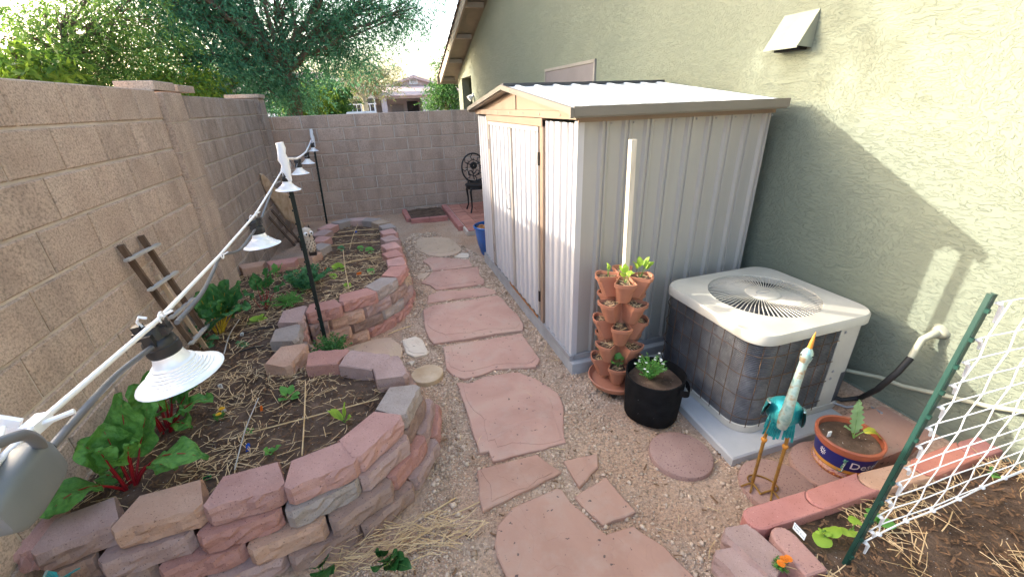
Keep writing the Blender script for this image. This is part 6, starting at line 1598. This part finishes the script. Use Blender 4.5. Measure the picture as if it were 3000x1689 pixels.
stick('black drip hose below the grey block', sE, (620, 1370), (985, 1290), .005, BZ+.02, 'hose', 'drip_hose', 'hose', 'drip hoses')
for k, (a_, b_, lab) in enumerate((((1330, 1070), (1200, 1000), 'long yellow straw stalk lying by the front bed corner'), )):
    pass
stick('long yellow stalk lying beside the curved front bed wall', s6, (1560, 880), (1335, 1018), .004, .012, 'straw', 'straw_stalk', 'stalk', 'stalks on the ground')
stick('pale stalk beside the four-sided flagstone', s6, (1740, 905), (1535, 1000), .003, .012, 'straw', 'straw_stalk', 'stalk', 'stalks on the ground')
stick('yellow stalk at the foot of the rear bed wall', s5, (1330, 1065), (1150, 1130), .005, .02, 'straw', 'straw_stalk', 'stalk', 'stalks on the ground')
def marker(label, f, p, w, h, mt, z=BZ, lean=(0, 0), ink=False, name='plant_tag'):
    c_ = pz(f(*p), z); t = thing(name, label, 'plant tag', c_, 0, 'plant markers'); u = Vector((1, .15, 0)).normalized(); v = Vector((lean[0], lean[1], 1)).normalized()
    mb = MB(); a_ = c_-u*w/2-v*.02; pts = [a_, a_+u*w, a_+u*w+v*(h+.02), a_+u*w*.5+v*(h+.026), a_+v*(h+.02)]; n_ = Vector((0, -.0015, 0)); mb.add(pts+[q-n_ for q in pts], [(0,1,2,3,4), (9,8,7,6,5)]+[(i, 5+i, 5+(i+1)%5, (i+1)%5) for i in range(5)])
    part('card', mb, M[mt], t)
    if ink:
        lm = MB()
        for k in range(4): lm.bar(a_+u*w*.2+v*(.03+h*.17*k)+n_*1.6, a_+u*w*.8+v*(.03+h*.17*k+.002)+n_*1.6, .0016, .001, (0,1,0))
        part('printing', lm, M['ink'], t)
marker('small blue marker tag in the front bed', s4, (1870, 500), .018, .035, 'blue_tag', lean=(.2, .2))
marker('orange marker tag in the front bed', s4, (1975, 200), .012, .03, 'orange_tag', lean=(.1, .1))
marker('green and white nursery tag at the edge of the front bed', s4, (1570, 715), .032, .022, 'green_tag', lean=(.1, -.2), ink=True)
marker('white marker tag under the largest lamp', s4, (1668, 30), .022, .028, 'white_tag', ink=True)
marker('white marker tag near the small herb seedling', sE, (655, 1185), .022, .032, 'white_tag', lean=(.3, 0), ink=True)
marker('red and white marker tag on the yellow marigold', s4, (1690, 215), .022, .02, 'white_tag', lean=(.2, 0))
marker('orange marker tag beside the owl on the rear bed', s5, (638, 555), .03, .045, 'orange_tag')
marker('orange marker tag in the middle of the rear bed', s5, (925, 675), .045, .03, 'orange_tag', lean=(.3, 0))
marker('orange marker tag left of the squash seedling', s5, (675, 640), .025, .03, 'orange_tag')
marker('blue marker tag at the far end of the rear bed', s5, (905, 345), .03, .03, 'blue_tag'); marker('blue marker tag hanging on the far left of the rear bed', s5, (730, 345), .03, .04, 'blue_tag')
# handwritten white label in the right bed
ta_, tb_, tc_, td_ = [pz(q4(*p), RZS+.045) for p in ((975, 760), (1125, 920), (1095, 990), (950, 835))]
lt = thing('garden_label', 'white plastic label with handwriting beside the pink brick', 'plant tag', ta_, 0, 'plant markers')
mb = MB(); mb.add([ta_, tb_, tc_, td_]+[p-Vector((0, 0, .002)) for p in (ta_, tb_, tc_, td_)], [(0,3,2,1), (4,5,6,7)]+[(i, (i+1)%4, 4+(i+1)%4, 4+i) for i in range(4)]); part('card', mb, M['white_tag'], lt)
cu = bpy.data.curves.new('t', 'FONT'); cu.body = 'Green\nBeans  Pole'; cu.size = .012; cu.resolution_u = 1; ob = bpy.data.objects.new('t', cu); col.objects.link(ob)
me = bpy.data.meshes.new_from_object(ob.evaluated_get(bpy.context.evaluated_depsgraph_get())); bpy.data.objects.remove(ob)
ux, uy = (tb_-ta_), (ta_-td_); wtx = max(v.co.x for v in me.vertices); wty = min(v.co.y for v in me.vertices)
for v in me.vertices: v.co = (ta_+ux*(.06+.85*v.co.x/wtx)-uy*(.42+.5*v.co.y/wty if False else .40+.42*(v.co.y/wty))+Vector((0, 0, .0012)))-ta_
me.materials.append(M['ink']); link('handwriting', me, None, lt)

# ================================================================== TREES
def limb(sb, a, b, r0, r1, sag=.0, n=6, wig=.08):
    a, b = Vector(a), Vector(b); pts = []
    for k in range(n+1):
        t = k/n; p = a.lerp(b, t)+Vector((random.gauss(0, wig), random.gauss(0, wig), random.gauss(0, wig*.5)))*(1 if 0 < k < n else 0)*(b-a).length*.35; p.z += sag*math.sin(pi*t); pts.append(p)
    sb.tube(pts, [r0+(r1-r0)*k/n for k in range(n+1)], 7, False); return pts
def tree(name, label, base, fork, blobs, tr, lm, bark, leaf=.06, asp=.28, clumps=60, twigs=6, per=12, tl=.35, droop=.5, spread=1.0, group='trees beyond the walls', cat='tree'):
    base, fork = Vector(base), Vector(fork); t = thing(name, label, cat, base, 0, group); sb = MB()
    limb(sb, base-Vector((0, 0, .2)), fork, tr, tr*.75, 0, 6, .05); PP = []; DD = []; SS = []
    for (c, rad, dens) in blobs:
        c = Vector(c); rad = Vector(rad) if hasattr(rad, '__len__') else Vector((rad, rad, rad*.8))
        lp_ = limb(sb, fork, c, tr*.26, tr*.07, .2, 6, .10)
        nc = int(clumps*dens)
        for k in range(nc):
            d = rng.normal(size=3); d /= np.linalg.norm(d); rr = rng.random()**.45
            cc = np.array(c)+d*np.array(rad)*rr
            if k % 4 == 0:
                sb.tube([lp_[random.randint(2, 5)], Vector(cc)*.5+c*.5+Vector((0, 0, .1)), Vector(cc)], [tr*.10, tr*.07, tr*.03], 4, False)
            for w in range(twigs):
                a = rng.uniform(0, 2*pi); dv = np.array([math.cos(a), math.sin(a), rng.uniform(-.9, .35)-droop*.4]); dv /= np.linalg.norm(dv); L_ = tl*rng.uniform(.5, 1.2)
                st = cc+rng.normal(0, .10*spread, 3)
                ts = rng.uniform(0, 1, per); pos = st+np.outer(ts*L_, dv); pos[:, 2] -= droop*L_*ts**2*.6
                PP.append(pos); b = rng.normal(0, .55, (per, 3))+dv*.9; b[:, 2] -= droop*.35; DD.append(b); SS.append(rng.uniform(.6, 1.25, per)*leaf)
    P_ = np.concatenate(PP); V, F = quads(P_, np.concatenate(DD), np.concatenate(SS), asp)
    npmesh('crown', V-np.array(base), F, M[lm], t); part('trunk', sb, M[bark], t, 60)
    return t
def B_(px, py_, Y, r, d=1.0): return (py((px, py_), Y), r, d)
mq_fork = py((835, 215), 11.2)
tree('mesquite_tree', 'big dark green mesquite tree behind the far left corner', (mq_fork.x+.15, 11.3, 0), mq_fork,
     [B_(560, 70, 10.5, 1.3), B_(540, 190, 10.2, 1.0, .9), B_(470, 20, 10.3, 1.1), B_(690, 60, 11.5, 1.5, 1.2), B_(690, 200, 10.8, 1.0), B_(830, 40, 11.5, 1.5, 1.2), B_(800, 170, 11.6, 1.1), B_(930, 110, 12, 1.2), B_(1010, 60, 12, 1.1), B_(1010, 150, 12, .8, .6), B_(1120, 20, 12, .9, .7), B_(1190, 40, 12, .7, .35),
      B_(640, 285, 10.6, .7, .6), B_(770, 270, 11.0, .8, .7), B_(860, 250, 11.4, .7, .5), B_(600, -150, 11, 1.7, 1.2), B_(800, -180, 11.5, 1.8, 1.2), B_(1000, -120, 12, 1.6), B_(450, -150, 10.5, 1.4, .8), B_(1180, -100, 12.2, 1.2, .5), B_(700, -400, 11, 1.8), B_(900, -380, 11.5, 1.8), B_(1080, -350, 12, 1.5, .7), ((-4.6, 10.3, 6.3), 1.5, 2.6), ((-4.6, 12.3, 6.8), 1.6, 2.6), ((-4.6, 14.2, 6.6), 1.7, 2.6), ((-4.3, 9.0, 6.6), 1.1, 1.8), ((-4.9, 11.3, 5.0), 1.2, 2.2), ((-4.6, 7.9, 5.4), .9, 1.5), ((-4.6, 9.3, 5.2), .9, 1.8), ((-4.6, 7.7, 6.8), 1.0, 1.5), ((-5.0, 13.0, 5.2), 1.3, 2.2), ((-4.6, 9.0, 5.2), .8, 1.4), ((-4.2, 11.0, 8.0), 1.6, 2.2), ((-4.2, 13.2, 8.2), 1.6, 2.2), ((-4.5, 8.6, 7.6), 1.0, 1.4)],
     .20, 'lf_mesq', 'bark', .085, .24, 82, 7, 12, .45, .8)
tree('acacia_tree', 'yellow-green feathery tree above the near block wall at left', (-6.2, 8.2, 0), py((200, 190), 8.6),
     [B_(60, 130, 8.6, .8, .8), B_(190, 70, 8.8, .85), B_(300, 130, 9.0, .85), B_(240, 190, 8.7, .6, .7), B_(380, 60, 9.3, .9, .8), B_(390, 190, 9.2, .6, .6), B_(120, 30, 9.2, .7, .35), B_(280, 10, 9.5, .9, .5), B_(40, 230, 8.4, .4, .4), B_(170, 230, 8.4, .45, .5), B_(310, 235, 8.6, .4, .5)],
     .12, 'lf_acacia', 'bark', .075, .24, 58, 6, 12, .40, .7)
tree('citrus_bush', 'broad-leaved lime shrub at the far left edge above the wall', (-5.7, 7.3, 0), py((60, 200), 7.5), [B_(40, 170, 7.4, .35, .6), B_(70, 215, 7.4, .35, .6), B_(130, 215, 7.7, .3, .5)], .05, 'lf_lit', 'bark', .13, .36, 26, 4, 6, .25, .6, cat='shrub')
tree('hedge_shrub', 'sunlit lime shrub low behind the stained wall', (-3.1, 10.0, 0), py((480, 262), 9.2), [B_(450, 250, 8.9, .35, .7), B_(520, 262, 8.9, .35, .7), B_(620, 280, 9.6, .4, .7), B_(560, 250, 9.2, .4, .6)], .05, 'lf_lit', 'bark', .08, .42, 45, 5, 8, .22, .5, cat='shrub')
tree('garden_bush', 'round green bush lit lime on its left side behind the back wall', (py((905, 330), 15).x, 15, 0), py((915, 300), 15), [B_(930, 290, 15, .95, 1.3), B_(960, 300, 15.4, .7), B_(890, 300, 14.8, .7)], .08, 'lf_dark', 'bark', .11, .42, 90, 6, 9, .25, .4, cat='bush')
tree('garden_bush', 'drooping branches coloured lime as the sunlit side of the round bush', (py((880, 330), 13).x, 13.2, 0), py((890, 280), 13.2), [B_(885, 285, 13.0, .42, 1.0), B_(920, 270, 13.0, .42, .8), B_(905, 315, 13.0, .35, .7), B_(870, 310, 13, .35, .7)], .04, 'lf_lit', 'bark', .10, .3, 45, 5, 9, .35, 1.0, cat='bush')
tree('palo_verde_tree', 'pale-trunked wispy palo verde in front of the pink house', (py((1062, 330), 20).x, 20, 0), py((1068, 300), 20), [B_(1030, 215, 20, 1.1, .8), B_(1100, 195, 20.5, 1.2, .8), B_(1060, 240, 20, .9, .6), B_(1140, 215, 20.5, .9, .6), B_(1010, 255, 20, .6, .4), B_(1120, 250, 20, .7, .3)], .17, 'lf_pv', 'bark_pale', .10, .2, 75, 5, 10, .5, .4)
tree('street_tree', 'green tree between the pink house and the eave of the green house', (py((1310, 330), 24).x, 24, 0), py((1310, 300), 24), [B_(1290, 285, 24, 1.0), B_(1325, 290, 24, 1.1), B_(1300, 250, 24, .7, .5), B_(1335, 190, 24, 1.0, .8), B_(1350, 150, 24, .9, .6), B_(1330, 235, 24, .8, .6), B_(1300, 190, 24, .6, .3)], .15, 'lf_dark', 'bark', .13, .36, 75, 5, 9, .4, .5)
